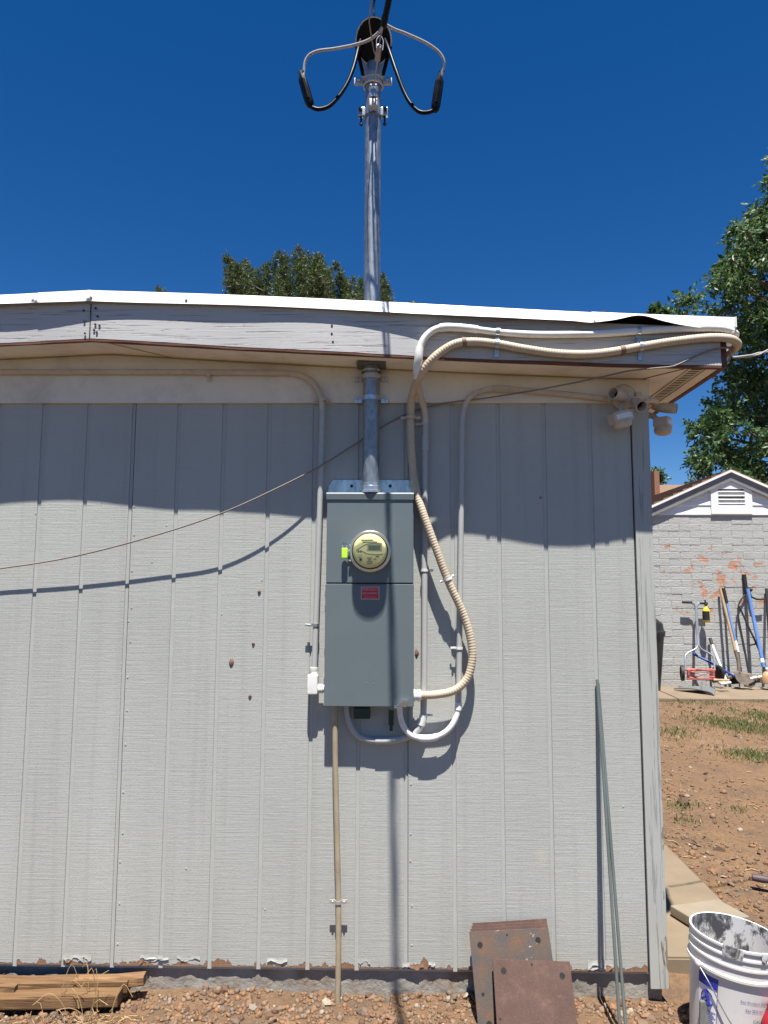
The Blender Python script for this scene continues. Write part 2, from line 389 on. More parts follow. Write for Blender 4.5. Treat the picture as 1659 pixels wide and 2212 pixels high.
# ------------------------------------------------------------------ ground
def gz(x, y):
    t = min(max((y - .4) / 5.6, 0), 1); z = .25 * t * t * (3 - 2 * t) * (1 if x > -4 else .5)
    z -= .017 * math.exp(-((y - .03) / .16) ** 2); z += .022 * math.exp(-((y - .03) / .09) ** 2) * (math.exp(-((x + .75) / .35) ** 2) + .6 * math.exp(-((x - .25) / .4) ** 2))
    z += .010 * math.sin(x * 3.1 + 1.3 * math.sin(y * 2.3)) * math.sin(y * 2.7 + x)
    z += .004 * math.sin(x * 17 + y * 5) * math.sin(y * 19 - x * 7)
    if y < -.25: z -= .03 * min(1, (-.25 - y) / .6)
    return z
def ground_mat():
    N = NT('dirt')
    a = N.noise((1, 1, 1), 1.1, 6, .65); b = N.noise((1, 1, 1), 34, 6, .7); c3 = N.noise((1, 1, 1), 6, 5, .6, off=(5, 2, 0))
    c = N.ramp(a, [(.3, (.15, .095, .057)), (.55, (.205, .125, .069)), (.75, (.24, .152, .088))])
    c = N.mix(N.math('MULTIPLY', N.ramp(b, [(.35, 1.), (.55, 0.)]), .6), c, (.10, .06, .038))
    c = N.mix(N.math('MULTIPLY', N.ramp(c3, [(.48, 0.), (.66, 1.)]), .75), c, (.115, .08, .055))
    c = N.mix(N.math('MULTIPLY', N.ramp(N.voro((1, 1, 1), 60), [(.10, 1.), (.2, 0.)]), .5), c, (.34, .26, .19))
    X = N.xyz(); c = N.mix(N.math('MULTIPLY', N.math('MULTIPLY', N.math('SUBTRACT', -.6, X[1]), 1.0, clamp=True), N.ramp(N.noise((1, 1, 1), .5, 4), [(.3, .75), (.6, 1.)])), c, (.055, .046, .036))  # unseen ground towards the camera darkened to cut bounce light on the wall
    h = N.math('ADD', N.math('MULTIPLY', b, .6), N.noise((1, 1, 1), 110, 5, .7))
    return N.out(c, .95, 0, N.bump(h, .8, .012), **{'Specular IOR Level': .2})
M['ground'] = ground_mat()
def axis_pts(lo, hi, step, far):
    a = list(np.arange(lo, hi + 1e-6, step)); s = step; v = hi; w_ = lo; pre = []; post = []
    while v < far: s *= 1.6; v += s; post.append(v)
    s = step
    while w_ > -far: s *= 1.6; w_ -= s; pre.append(w_)
    return pre[::-1] + a + post
xs = axis_pts(-2.2, 5.6, .05, 400); ys = axis_pts(-.6, 7.4, .05, 400)
gv = [(x, y, gz(x, y)) for y in ys for x in xs]; nx = len(xs)
gf = [(j * nx + i, j * nx + i + 1, (j + 1) * nx + i + 1, (j + 1) * nx + i) for j in range(len(ys) - 1) for i in range(nx - 1)]
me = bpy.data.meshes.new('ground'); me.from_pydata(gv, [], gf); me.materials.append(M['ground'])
me.polygons.foreach_set('use_smooth', [True] * len(me.polygons))
ground = bpy.data.objects.new('ground', me); COL.objects.link(ground); tag(ground, kind='structure')

# concrete walk beside the house and in front of the shed
def slab(name, x0, x1, y0, y1, z0, z1, mt, h=.09, **k):
    b = MB(); n = 1
    b.prism([(x0, y0, z0), (x1, y0, z0), (x1, y1, z1), (x0, y1, z1)], (0, 0, -h))
    bmesh.ops.bevel(b.bm, geom=[e for e in b.bm.edges], offset=.008, segments=2, affect='EDGES')
    return b.build(name, mt, **k)
walk = slab('side_walk', 1.13, 1.70, .22, 1.55, .05, .065, M['concrete']); tag(walk, kind='structure')
walk2 = slab('side_walk', 1.13, 1.70, 1.556, 3.2, .066, .13, M['concrete']); tag(walk2, kind='structure')
walk3 = slab('side_walk', 1.13, 1.70, 3.206, 5.9, .13, .26, M['concrete']); tag(walk3, kind='structure')
for i, (a, b_) in enumerate(((1.72, 3.52), (3.53, 5.6), (5.61, 8.2))):
    o = slab('shed_walk', a, b_, 5.98, 6.98, .285, .30, M['concrete'], .12); tag(o, kind='structure')
pv = MB(); c0 = Vector((1.535, .565, .078)); pv.box(c0, (.30, .20, .045), Matrix.Rotation(R(20), 3, 'Z') @ Matrix.Rotation(R(2), 3, 'Y'), .006)
tag(pv.build('paver', M['paver'], base=(1.535, .565, .055)), 'pale loose concrete paver lying on the walk behind the white bucket', 'paver')

# ------------------------------------------------------------------ the house (siding wall, eave, roof)
house = thing('house', 'grey painted house wall with vertical grooved siding and low white-edged roof', 'house')
XL, XR, SB, ST = -3.6, 1.035, .10, 2.50
XC = 1.118                                            # outer corner
APX = -1.287
def zf(x):                                             # underside of the fascia along the wall
    if x < APX: return 2.691 + (x - APX) * .048
    pts = [(APX, 2.691), (-.65, 2.652), (-.048, 2.621), (.45, 2.597), (.907, 2.579), (1.40, 2.568)]
    for (a, za), (b, zb) in zip(pts, pts[1:]):
        if x <= b: return za + (zb - za) * (x - a) / (b - a)
    return pts[-1][1]
def ztop(x):
    if x < APX: return 2.857 + (x - APX) * .048
    return 2.857 - (x - APX) * .0455 + .006 * math.sin((x - APX) * 2.1)
OV = -.225
b = MB(); b.box(((XL + XC) / 2, .0125, 1.32), (XC - XL - .02, .015, 2.46)); b.build('wall_sheathing', M['groove'], house)
# siding planks
plank_me = None; X0 = -1.5776; GW = .0165
for i in range(-10, 14):
    a = X0 + i * .2032 + GW / 2; c = X0 + (i + 1) * .2032 - GW / 2
    if i == 12: c = XR + .004
    if i == 13 or a < XL: continue
    b = MB(); top = ST
    P = [(a + .0015, 0), (a, .0015), (a, .005), (c, .005), (c, .0015), (c - .0015, 0)]
    b.prism([(x, y, SB) for x, y in P], (0, 0, top - SB))
    o = b.build('siding_plank', M['siding'], house, smooth=0)
# lapped sheet joints
for i in (2, 8):
    x = X0 + i * .2032 + GW / 2 + .001
    b = MB(); b.box((x - .0005, .0012, 1.3), (.0018, .004, 2.4)); b.build('sheet_joint', M['shadowgap'], house)
# popped nail heads
nb = MB(); rnd = random.Random(3)
for i in (2, 8):
    for k in range(16):
        z = .2 + k * .152 + rnd.uniform(-.03, .03); x = X0 + i * .2032 + .022 + rnd.uniform(-.004, .004)
        nb.lathe([(.0042, 0), (.0040, -.0016)], (x, 0, z), (0, 1, 0), 8)
for k in range(18):
    i = rnd.randrange(-2, 13); x = X0 + i * .2032 + rnd.choice((.03, .1, .17)) + rnd.uniform(-.02, .02)
    if x > 1.0: continue
    nb.lathe([(.0042, 0), (.0040, -.0013)], (x, 0, rnd.uniform(.18, 2.4)), (0, 1, 0), 7)
tag(nb.build('nail_heads', M['groove'], house), kind='stuff')
# curling paint flakes at the foot of the siding
for k in range(16):
    x = rnd.uniform(-1.78, 1.0); wd = rnd.uniform(.02, .11); hh = rnd.uniform(.008, .030); z0 = SB + rnd.uniform(.004, .03)
    cu = rnd.uniform(.001, .0045); rows = []
    nn = 9; ph = rnd.random() * 6; jag = [(.35 * math.sin(ph + j_ * .8) + rnd.uniform(-.15, .15)) * hh for j_ in range(nn + 1)]
    for r_ in range(4):
        t = r_ / 3; rows.append([(x + wd * (j / nn - .5) + .003 * math.sin(j * 2.2), -.0008 - cu * (1 - t) ** 2 - .0015 * math.sin(j), z0 + hh * t + (1 - t) * jag[j]) for j in range(nn + 1)])
    b = MB(); b.loft(rows); b.build('paint_flake', M['siding'], house, fix=False)
# corner trim post
b = MB(); b.box(((XR + .009 + XC) / 2, .002, 1.29), (XC - XR - .009, .026, 2.50), None, .002); b.build('corner_board', M['corner'], house)
b = MB(); b.box((XC - .011, .10, 1.29), (.018, .17, 2.5)); b.build('corner_board', M['corner'], house)
b = MB(); b.box((XR + .0075, .004, 1.30), (.004, .005, 2.4)); b.build('corner_gap', M['shadowgap'], house)
# side and back walls
b = MB(); b.box((XC - .022, 2.35, 1.3), (.016, 4.32, 2.45)); b.build('side_wall', M['siding'], house)
b = MB(); b.box((XL + .01, 2.35, 1.3), (.016, 4.5, 2.45)); b.build('side_wall', M['siding'], house)
b = MB(); b.box(((XL + XC) / 2, 4.52, 1.3), (XC - XL - .06, .016, 2.45)); b.build('back_wall', M['siding'], house)
# foundation with cracked lumpy face
rows = []
for k in range(9):
    z = -.08 + k * .022
    rows.append([(XL + (XC - .02 - XL) * j / 150, .018 + .005 * math.sin(j * 1.7 + k) * math.sin(j * .37) + rnd.uniform(-.003, .003), z) for j in range(151)])
b = MB(); b.loft(rows); b.build('foundation', M['found'], house, smooth=60, fix=False)
# frieze board under the soffit
FZ = 2.477
xsn = [XL, -2.4, APX, -.65, -.048, .45, .907, XC + .005]
b = MB(); b.prism([(xsn[0], -.018, FZ), (xsn[-1], -.018, FZ)] + [(x, -.018, zf(x) + .006) for x in xsn[::-1]], (0, .017, 0)); b.build('frieze_board', M['frieze'], house)
for xj in (-1.15,):
    pass
# soffit
XE = 1.372
rows = []
for y in (-.203, 4.9): rows.append([(x, y, zf(x) + .010) for x in (XL - .2, -2.4, APX, -.65, -.048, .45, .907, 1.352)])
b = MB(); b.loft(rows); s_ = b.build('soffit', M['soffit'], house, fix=False)
# yellow caulk line where frieze meets soffit
b = MB(); b.tube([(x, -.020, zf(x) + .007) for x in np.linspace(-1.75, 1.10, 60)], [.0022 + .0012 * random.random() for _ in range(60)], 5); b.build('caulk_line', M['caulk'], house)
# soffit seam
b = MB(); b.bar((-1.26, -.20, zf(-1.26) + .0085), (-1.0, -.02, zf(-1.0) + .0085), .004, .002); b.build('soffit_seam', M['caulk'], house)
b = MB(); b.bar((1.095, -.02, zf(1.1) + .0082), (1.235, -.202, zf(1.235) + .0082), .004, .002); b.build('soffit_seam', M['fascia_edge'], house)
# soffit vent strip: frame and slots
vx = 1.262; b = MB(); b.box((vx, .50, zf(vx) + .0065), (.062, 1.42, .003)); vent = b.build('soffit_vent', M['frieze'], house)
for k in range(52):
    y = -.18 + k * .0265
    b = MB(); b.box((vx, y, zf(vx) + .0052), (.046, .013, .0015)); b.build('slot', M['shadowgap'], vent)
# fascia boards
def fascia(x0, x1, n):
    b = MB(); rows = [[], [], [], []]
    for j in range(n + 1):
        x = x0 + (x1 - x0) * j / n; wv = .004 * math.sin(x * 3.3 + .6) + .003 * math.sin(x * 7.1)
        yb, yt = OV + wv, OV + .003 * math.sin(x * 2.2)
        rows[0].append((x, OV + .02, zf(x) + .008)); rows[1].append((x, yb, zf(x) + .009)); rows[2].append((x, yt, ztop(x) + .01)); rows[3].append((x, OV + .02, ztop(x) + .01))
    b.loft(rows)
    for e in (0, n): b.face([r[e] for r in rows])
    o = b.build('fascia_board', M['fascia'], house)
    b = MB(); rows = [[], [], [], []]
    for j in range(n + 1):
        x = x0 + (x1 - x0) * j / n; wv = .004 * math.sin(x * 3.3 + .6) + .003 * math.sin(x * 7.1); y = OV + wv + .001
        rows[0].append((x, OV + .022, zf(x) + .0085)); rows[1].append((x, OV + .022, zf(x) - .001)); rows[2].append((x, y, zf(x) - .001 + .0015 * math.sin(x * 21))); rows[3].append((x, y, zf(x) + .0087))
    b.loft(rows); b.build('bare_edge', M['fascia_edge'], o)
    return o
fascia(XL - .2, APX, 50); fr_ = fascia(APX, 1.345, 70)
b = MB(); b.box((APX, OV - .0035, (zf(APX) + ztop(APX)) / 2), (.0022, .004, .15)); b.build('joint_line', M['shadowgap'], fr_)
for dx, dz in ((-.03, .13), (-.025, .085), (.02, .14), (.03, .105), (.022, .07), (.04, .066), (.018, .045), (-.02, .03), (.03, .035), (1.02, .12), (1.02, .085), (1.025, .05)):
    b = MB(); b.lathe([(.0045, .001), (.0045, -.0022), (.002, -.003)], (APX + dx, OV - .003, zf(APX + dx) + dz), (0, 1, 0), 8); b.build('nail', M['blackmatte'], fr_)
# side fascia running back from the corner
b = MB(); b.box((XE - .006, 2.30, (zf(1.37) + ztop(1.37)) / 2 + .008), (.022, 5.02, ztop(1.37) - zf(1.37) + .004)); b.build('side_fascia', M['fascia_edge'], house)
b = MB(); b.box((1.318, 2.30, zf(1.32) + .0065), (.045, 5.0, .012)); b.build('soffit_trim', M['frieze'], house)
# white metal drip edge, four lapped pieces
def drip(x0, x1, n, off, kick):
    b = MB(); rows = [[], [], [], [], []]
    for j in range(n + 1):
        x = x0 + (x1 - x0) * j / n; k = kick(x); zt = ztop(x) + .046 + off * .5; zb = ztop(x) - .002 - k[1]
        rows[0].append((x, -.12, zt + .006)); rows[1].append((x, -.233 - off, zt + .002)); rows[2].append((x, -.237 - off - k[0] * .35, (zt + zb) / 2))
        rows[3].append((x, -.237 - off - k[0], zb)); rows[4].append((x, -.234 - off - k[0] + .006, zb + .002))
    b.loft(rows); o = b.build('drip_edge', M['drip'], house, smooth=50)
    md = o.modifiers.new('s', 'SOLIDIFY'); md.thickness = .0012; md.offset = 0
    return o
def kick(x):
    k = .014 + .004 * math.sin(x * 2.7) + .0025 * math.sin(x * 6.3); z = .003 * math.sin(x * 4.1)
    if x > .05: k += .012 * min(1, (x - .05) / .4)
    z -= .026 * math.exp(-((x - 1.0) / .085) ** 2) - .006 * math.exp(-((x - .80) / .05) ** 2)
    k += .012 * math.exp(-((x - 1.0) / .15) ** 2)
    if x > 1.12: z += .018 * (x - 1.12) / .28; k -= .02 * (x - 1.12) / .28
    return k, z
drip(XL - .2, -1.49, 30, .0, kick); drip(-1.51, APX, 10, .002, kick); drip(APX, .83, 80, .001, kick); drip(.815, 1.405, 40, .0035, kick)
b = MB(); b.box((1.404, 2.2, ztop(1.40) + .026), (.003, 4.9, .045)); b.build('drip_edge', M['drip'], house)
for px in (67, 193, 400):
    p = at(px, 655 if px < 300 else 655, -.262); p = Vector((p.x, -.248, ztop(p.x) + .012)); b = MB(); b.lathe([(.006, .004), (.006, -.003), (.003, -.006)], p, (0, 1, 0), 8); b.build('screw', M['zinc'], house)
# roof slab
rows = [[(x, y, ztop(x) + .043) for x in (XL - .2, -2.4, APX, -.2, .6, 1.398)] for y in (-.225, 5.0)]
rows2 = [[(x, y, ztop(x) + .012) for x in (XL - .2, -2.4, APX, -.2, .6, 1.398)] for y in (-.204, 5.0)]
b = MB(); b.loft(rows); b.loft(rows2); b.build('roof', M['shingle'], house, fix=False)
# mud dabs left by wasps and a smeared stain
for (px, py, s1, s2) in ((560, 1278, 5, 6), (547, 1390, 4, 5), (500, 1431, 7, 10), (540, 1503, 4, 5), (1168, 1075, 3, 3), (900, 1410, 5, 12)):
    p = at(px, py, 0); b = MB(); sx, sz = s1 * .0016, s2 * .0016
    b.lathe([(sx * 1.0, .001), (sx * .95, -.003), (sx * .5, -.006), (0, -.0065)], p, (0, 1, 0), 9)
    for v in b.bm.verts:
        v.co.z = p.z + (v.co.z - p.z) * sz / sx * random.uniform(.7, 1.25); v.co.x += random.uniform(-.002, .002)
    b.build('mud_dab', M['band'], house)

# ------------------------------------------------------------------ meter panel
PF = -.088                                            # panel front plane
pa = at(706, 1065, PF); pb = at(892, 1527, PF); PX0, PX1, PZ1, PZ0 = pa.x, pb.x + .003, pa.z, pb.z
PM = (PX0 + PX1) / 2
pan = thing('meter_panel', 'grey metal electric meter and breaker panel mounted on the siding wall', 'electrical panel', (PM, 0, PZ0))
b = MB()                                               # open sheet-metal box
t = .0025; D1 = PF + .014
b.box((PX0 + t, D1 / 2 - .003, (PZ0 + PZ1) / 2 + .006), (t * 2, -D1 - .004, PZ1 - PZ0 - .02)); b.box((PX1 - t, D1 / 2 - .003, (PZ0 + PZ1) / 2 + .006), (t * 2, -D1 - .004, PZ1 - PZ0 - .02))
b.box((PM, D1 / 2 - .003, PZ0 + .014), (PX1 - PX0 - .002, -D1 - .004, .005)); b.box((PM, D1 / 2 - .003, PZ1 - .006), (PX1 - PX0 - .002, -D1 - .004, .008))
b.build('enclosure', M['panel'], pan)
zm = at(800, 1260, PF).z
b = MB(); b.box((PM, PF + .007, (PZ1 - .026 + zm + .002) / 2), (PX1 - PX0 - .004, .016, PZ1 - .026 - zm - .002), None, .0025); b.build('meter_cover', M['panel'], pan)
b = MB(); b.box((PM, PF + .006, (PZ0 + zm - .003) / 2), (PX1 - PX0 + .002, .018, zm - .003 - PZ0), None, .003); b.build('breaker_door', M['panel'], pan)
b = MB()                                               # rain lip along the top
b.prism([(PX0 - .001, PF - .006, PZ1 - .028), (PX0 - .001, PF - .008, PZ1 - .004), (PX0 - .001, PF - .003, PZ1 + .002), (PX0 - .001, -.012, PZ1 + .004), (PX0 - .001, -.012, PZ1 - .002), (PX0 - .001, PF + .002, PZ1 - .028)], (PX1 - PX0 + .002, 0, 0))
b.build('rain_lip', M['panel'], pan)
zt0 = at(800, 1037, -.004).z
b = MB(); w2 = (PX1 - PX0) / 2 + .001; pts = [(PM - w2, -.006, PZ1 - .01), (PM + w2, -.006, PZ1 - .01), (PM + w2, -.006, zt0 - .03), (PM + w2 - .02, -.006, zt0), (PM - w2 + .02, -.006, zt0), (PM - w2, -.006, zt0 - .03)]
b.prism(pts, (0, .004, 0)); fl = b.build('mounting_flange', M['zinc'], pan)
for dx in (-.085, .085):
    b = MB(); b.lathe([(.007, .001), (.007, -.004), (.004, -.007)], (PM + dx, -.006, zt0 - .027), (0, 1, 0), 8); b.build('screw', M['blackmatte'], fl)
for z in (PZ0 + .10, PZ0 + .22, PZ0 + .40, PZ0 + .46): b = MB(); b.box((PX0 - .002, PF + .02, z), (.006, .012, .03)); b.build('hinge', M['zinc'], pan)
# latch at the lower right corner
lp = at(868, 1522, PF)
b = MB(); b.prism([(lp.x - .028, PF - .002, lp.z - .008), (lp.x + .022, PF - .002, lp.z - .008), (lp.x + .024, PF - .002, lp.z + .018), (lp.x + .012, PF - .002, lp.z + .022), (lp.x - .012, PF - .002, lp.z + .012)], (0, -.016, 0))
bmesh.ops.bevel(b.bm, geom=b.bm.edges[:], offset=.003, segments=2, affect='EDGES'); b.build('latch', M['chrome'], pan)
b = MB(); b.tube([(lp.x - .032, PF - .012, lp.z - .008), (lp.x + .0, PF - .012, lp.z - .009)], .006, 8); b.build('latch_pin', M['chrome'], pan)
hp = at(845, 1550, PF + .05)
b = MB(); b.box((hp.x, PF + .05, hp.z), (.022, .012, .06)); b.box((hp.x, PF + .05, hp.z - .04), (.014, .004, .03)); b.build('hasp', M['greentag'], pan)
gp = at(782, 1540, PF + .05); b = MB(); b.box((gp.x, PF + .05, gp.z), (.07, .03, .045), None, .003); b.build('knockout_plug', M['greentag'], pan)
# scratches of bare metal on the door
b = MB()
for (px, py, s_) in ((793, 1475, 2), (800, 1470, 1.3), (806, 1477, 2.2), (812, 1480, 1.6), (790, 1479, 1), (815, 1443, 1.6), (799, 1481, 1.4), (810, 1468, 1)):
    p = at(px, py, PF - .0036); b.lathe([(.0011 * s_, 0), (0, -.0006)], p, (0, 1, 0), 6)
tag(b.build('paint_chips', M['zinc'], pan), kind='stuff')
# emergency disconnect label
ec = at(799.5, 1281, PF - .0036); eL = at(780, 1281, PF); eR = at(819.5, 1281, PF); ew = eR.x - eL.x; eh = (at(800, 1268, PF).z - at(800, 1295, PF).z)
b = MB(); b.box((ec.x, PF - .0040, ec.z), (ew, .0012, eh)); lab = b.build('warning_label', M['white'], pan)
b = MB(); b.box((ec.x, PF - .0050, ec.z), (ew - .004, .0010, eh - .004)); b.build('label_field', M['red'], lab)
RX = Matrix.Rotation(R(90), 4, 'X')
for s_, dz, sz in (('EMERGENCY', .0145, .0145), ('DISCONNECT', -.0015, .0138), ('SERVICE EQUIPMENT', -.0175, .0065)):
    textmesh('lettering', s_, sz * .86, M['pink'], lab, Matrix.Translation((ec.x, PF - .0060, ec.z + dz)) @ RX)
# threaded hub on top
hubc = at(801, 1050, -.055)
hub = MB(); hub.lathe([(.050, PZ1 + .003), (.050, PZ1 + .012), (.043, PZ1 + .014), (.043, PZ1 + .032), (.040, PZ1 + .034), (.040, PZ1 + .048)], (hubc.x, -.055, 0), (0, 0, 1), 28); hub.build('conduit_hub', M['zinc'], pan)

# ------------------------------------------------------------------ electric meter
mc = at(799, 1190, PF - .05)
met = thing('electric_meter', 'round glass utility meter with cream dial on the grey panel', 'electric meter', (mc.x, PF, mc.z))
MR = .0885
b = MB(); b.lathe([(MR, 0), (MR, -.020), (MR - .004, -.024), (MR - .012, -.024), (MR - .012, -.0)], (mc.x, PF - .001, mc.z), (0, 1, 0), 48, cap0=False, cap1=False); b.build('seal_ring', M['ring'], met)
b = MB(); b.lathe([(.076, -.018), (.0755, -.058), (.0735, -.072), (.068, -.080), (.060, -.083), (.0, -.085)], (mc.x, PF, mc.z), (0, 1, 0), 56, cap0=False)
b.lathe([(.0735, -.018), (.073, -.058), (.071, -.070), (.066, -.077), (.059, -.080), (.0, -.082)], (mc.x, PF, mc.z), (0, 1, 0), 56, cap0=False)
b.build('glass_cover', M['glass'], met)
b = MB(); b.lathe([(.071, -.01), (.071, -.060), (.066, -.073), (.060, -.0765), (.0, -.0770)], (mc.x, PF, mc.z), (0, 1, 0), 48); dial = b.build('dial', M['dial'], met)
def dbox(nm, dx, dz, w_, h_, mt):
    q = MB(); q.box((mc.x + dx, PF - .0776, mc.z + dz), (w_, .0012, h_), None, 0); return q.build(nm, mt, dial)
dbox('display_frame', .020, .013, .062, .024, M['dial2']); dbox('display', .020, .0135, .050, .0165, M['lcd']).location.y -= .001
dbox('print_block', -.041, -.020, .020, .010, M['dial2']); dbox('print_block', -.037, -.037, .011, .011, M['navy'])
for (dx, dz, w_) in ((.0, -.030, .020), (.032, -.023, .014), (.0, -.038, .014), (.0, -.046, .026), (.0, -.054, .020), (.022, -.034, .012), (-.01, .045, .05), (.0, .037, .06)):
    dbox('print_line', dx, dz, w_, .0022, M['dial2'] if dz > 0 else M['ink'])
for dx in (-.047, -.037): b = MB(); b.lathe([(.004, -.0768), (.004, -.0780)], (mc.x + dx + .001, PF, mc.z - .003), (0, 1, 0), 10); b.build('contact_dot', M['ink'], dial)
b = MB(); b.tube(crv([(mc.x - .056, PF - .0775, mc.z + .002), (mc.x - .02, PF - .0775, mc.z + .025), (mc.x + .0, PF - .0775, mc.z + .03), (mc.x + .05, PF - .0775, mc.z + .031)], .006), .0011, 5)
b.tube(crv([(mc.x - .03, PF - .0775, mc.z + .0), (mc.x - .012, PF - .0775, mc.z - .010), (mc.x + .02, PF - .0775, mc.z - .014), (mc.x + .055, PF - .0775, mc.z - .012)], .006), .0013, 5); b.build('trim_line', M['dial2'], dial)
# lime lock tag
lk = at(744.5, 1195, PF - .028)
pl = thing('padlock', 'bright lime green seal lock hanging left of the meter ring', 'padlock', (lk.x, PF, lk.z))
b = MB(); b.box((lk.x, PF - .028, lk.z), (.026, .018, .044), None, .005); b.build('body', M['lime'], pl)
b = MB()
for dx in (-.007, .007):
    pass
b.tube(crv([(lk.x - .008, PF - .028, lk.z + .020), (lk.x - .008, PF - .028, lk.z + .036), (lk.x, PF - .028, lk.z + .043), (lk.x + .008, PF - .028, lk.z + .036), (lk.x + .008, PF - .028, lk.z + .020)], .004), .0026, 8); b.build('shackle', M['chrome'], pl)
b = MB(); b.box((lk.x + .022, PF - .016, lk.z + .012), (.020, .012, .014), None, .002); b.box((lk.x + .022, PF - .018, lk.z - .03), (.012, .01, .010), None, .002); b.box((lk.x + .024, PF - .016, lk.z + .035), (.010, .012, .016), None, .002); b.build('hasp', M['chrome'], pl)

# ------------------------------------------------------------------ service mast
mx = hubc.x; MYC = -.055; MRAD = .0365
ztp = at(806, 150, MYC).z
mast = thing('service_mast', 'galvanized steel service mast rising from the panel through the eave', 'mast', (mx, MYC, PZ1))
b = MB(); b.tube([(mx, MYC, PZ1 + .03), (mx, MYC, 2.3), (mx, MYC, 2.7), (mx, MYC, 3.2), (mx, MYC, ztp + .02)], MRAD, 32); b.build('pipe', M['galv'], mast)
b = MB(); b.lathe([(MRAD + .006, 0), (MRAD + .006, .008), (MRAD + .001, .012)], (mx, MYC, at(800, 800, MYC).z - .01), (0, 0, 1), 28, cap0=False, cap1=False); b.build('pipe_coupling', M['zinc'], mast)
zpl = zf(mx) + .004
b = MB(); b.box((mx, -.075, zpl), (.128, .105, .003)); b.build('soffit_plate', M['plategal'], mast)
def strap(z, mt, wd=.068):
    q = MB(); q.lathe([(MRAD + .002, -.010), (MRAD + .0035, -.010), (MRAD + .0035, .010), (MRAD + .002, .010)], (mx, MYC, z), (0, 0, 1), 28, cap0=False, cap1=False)
    o = q.build('strap', mt, mast)
    for sgn in (-1, 1):
        q = MB(); q.box((mx + sgn * (wd - .010), -.024, z), (.034, .010, .022), None, .002); e = q.build('strap_ear', mt, o)
        q = MB(); q.lathe([(.006, 0), (.006, -.005), (.003, -.007)], (mx + sgn * (wd - .004), -.029, z), (0, 1, 0), 6); q.build('bolt', M['zinc'], o)
strap(at(801, 810, MYC - MRAD).z, M['alum']); strap(at(801, 857, MYC - MRAD).z, M['zinc'])
# insulator clamp near the top
zc = at(805, 232, -.10).z
b = MB(); b.lathe([(MRAD + .001, -.018), (MRAD + .004, -.018), (MRAD + .004, .018), (MRAD + .001, .018)], (mx, MYC, zc), (0, 0, 1), 28, cap0=False, cap1=False); cl = b.build('insulator_clamp', M['zinc'], mast)
for sgn in (-1, 1):
    b = MB(); b.box((mx + sgn * .052, MYC - .018, zc), (.034, .006, .040), None, .003); b.box((mx + sgn * .052, MYC + .006, zc), (.034, .006, .036), None, .002); b.build('clamp_wing', M['zinc'], cl)
    b = MB(); b.lathe([(.0085, 0), (.0085, -.008), (.004, -.010)], (mx + sgn * .056, MYC - .021, zc + .006), (0, 1, 0), 6); b.tube([(mx + sgn * .056, MYC - .02, zc + .006), (mx + sgn * .056, MYC + .03, zc + .006)], .004, 8); b.build('bolt', M['blackmatte'], cl)
    b = MB(); b.tube([(mx + sgn * .054, MYC - .006, zc - .012), (mx + sgn * .054, MYC - .006, zc - .050)], .0045, 8); b.lathe([(.008, -.05), (.008, -.058), (.004, -.062)], (mx + sgn * .054, MYC - .006, zc), (0, 0, 1), 6); b.build('hanging_bolt', M['blackmatte'], cl)
zi = at(806, 200, -.12).z
b = MB(); b.lathe([(.012, -.030), (.022, -.026), (.022, -.016), (.014, -.012), (.014, .012), (.022, .016), (.022, .024), (.014, .028)], (mx + .004, -.118, zi), (0, 0, 1), 20); b.build('spool_insulator', M['zinc'], cl)
b = MB(); b.box((mx + .004, -.120, zi - .040), (.036, .030, .006)); b.box((mx + .004, -.120, zi + .030), (.03, .028, .005)); b.box((mx + .004, -.104, zi - .03), (.036, .005, .060)); b.box((mx + .004, -.118, zi - .058), (.038, .04, .034), None, .006); b.build('clevis', M['alum'], cl)
# weatherhead
wh = None
PC = at(807, 90, -.125); nrm = Vector((0, -.80, -.60)).normalized(); ux = Vector((1, 0, 0)); uy = nrm.cross(ux) * -1
if uy.z < 0: uy = -uy
RA, RB = .080, .092
def ring(c, ra, rb, n=36, ofs=0): return [c + ux * (ra * math.cos(2 * math.pi * k / n)) + uy * (rb * math.sin(2 * math.pi * k / n)) for k in range(n + 1)]
b = MB()
rows = [ring(PC + nrm * .006, RA - .003, RB - .003), ring(PC + nrm * .007, RA + .002, RB + .002), ring(PC - nrm * .02, RA + .003, RB + .003), ring(PC - nrm * .05, RA - .004, RB - .004), ring(PC - nrm * .075, RA * .75, RB * .72), ring(PC - nrm * .09, RA * .35, RB * .35), ring(PC - nrm * .092, .001, .001)]
b.loft(rows); wh = b.build('weatherhead', M['alum'], mast, smooth=50)
b = MB(); rows = [ring(PC + nrm * .002, RA - .003, RB - .003), ring(PC + nrm * .004, .001, .001)]; b.loft(rows); b.build('cable_plate', M['black'], wh)
# skirt: from the lower half of the hood down to the pipe collar
zcol = at(806, 178, MYC).z
def half(c, ra, rb, a0, a1, n=20): return [c + ux * (ra * math.cos(a)) + uy * (rb * math.sin(a)) for a in np.linspace(a0, a1, n + 1)]
b = MB(); rows = []
for tt in np.linspace(0, 1, 7):
    top_ = half(PC - nrm * .004, RA * .93, RB * .99, R(200), R(340)); bot_ = [Vector((mx, MYC, zcol)) + Vector((-math.cos(a) * .046, -math.sin(a) * .046, 0)) for a in np.linspace(R(8), R(172), 21)]
    e = tt ** .8; rows.append([p * (1 - e) + q * e for p, q in zip(top_, bot_)])
b.loft(rows); o = b.build('skirt', M['alum'], wh, smooth=50); md = o.modifiers.new('s', 'SOLIDIFY'); md.thickness = .003
b = MB(); b.loft([ring(PC - nrm * .03, RA * .9, RB * .9, 24), [Vector((mx, MYC, zcol)) + Vector((math.cos(2 * math.pi * k / 24) * .045, math.sin(2 * math.pi * k / 24) * .045, 0)) for k in range(25)]]); b.build('neck', M['black'], wh, smooth=50)
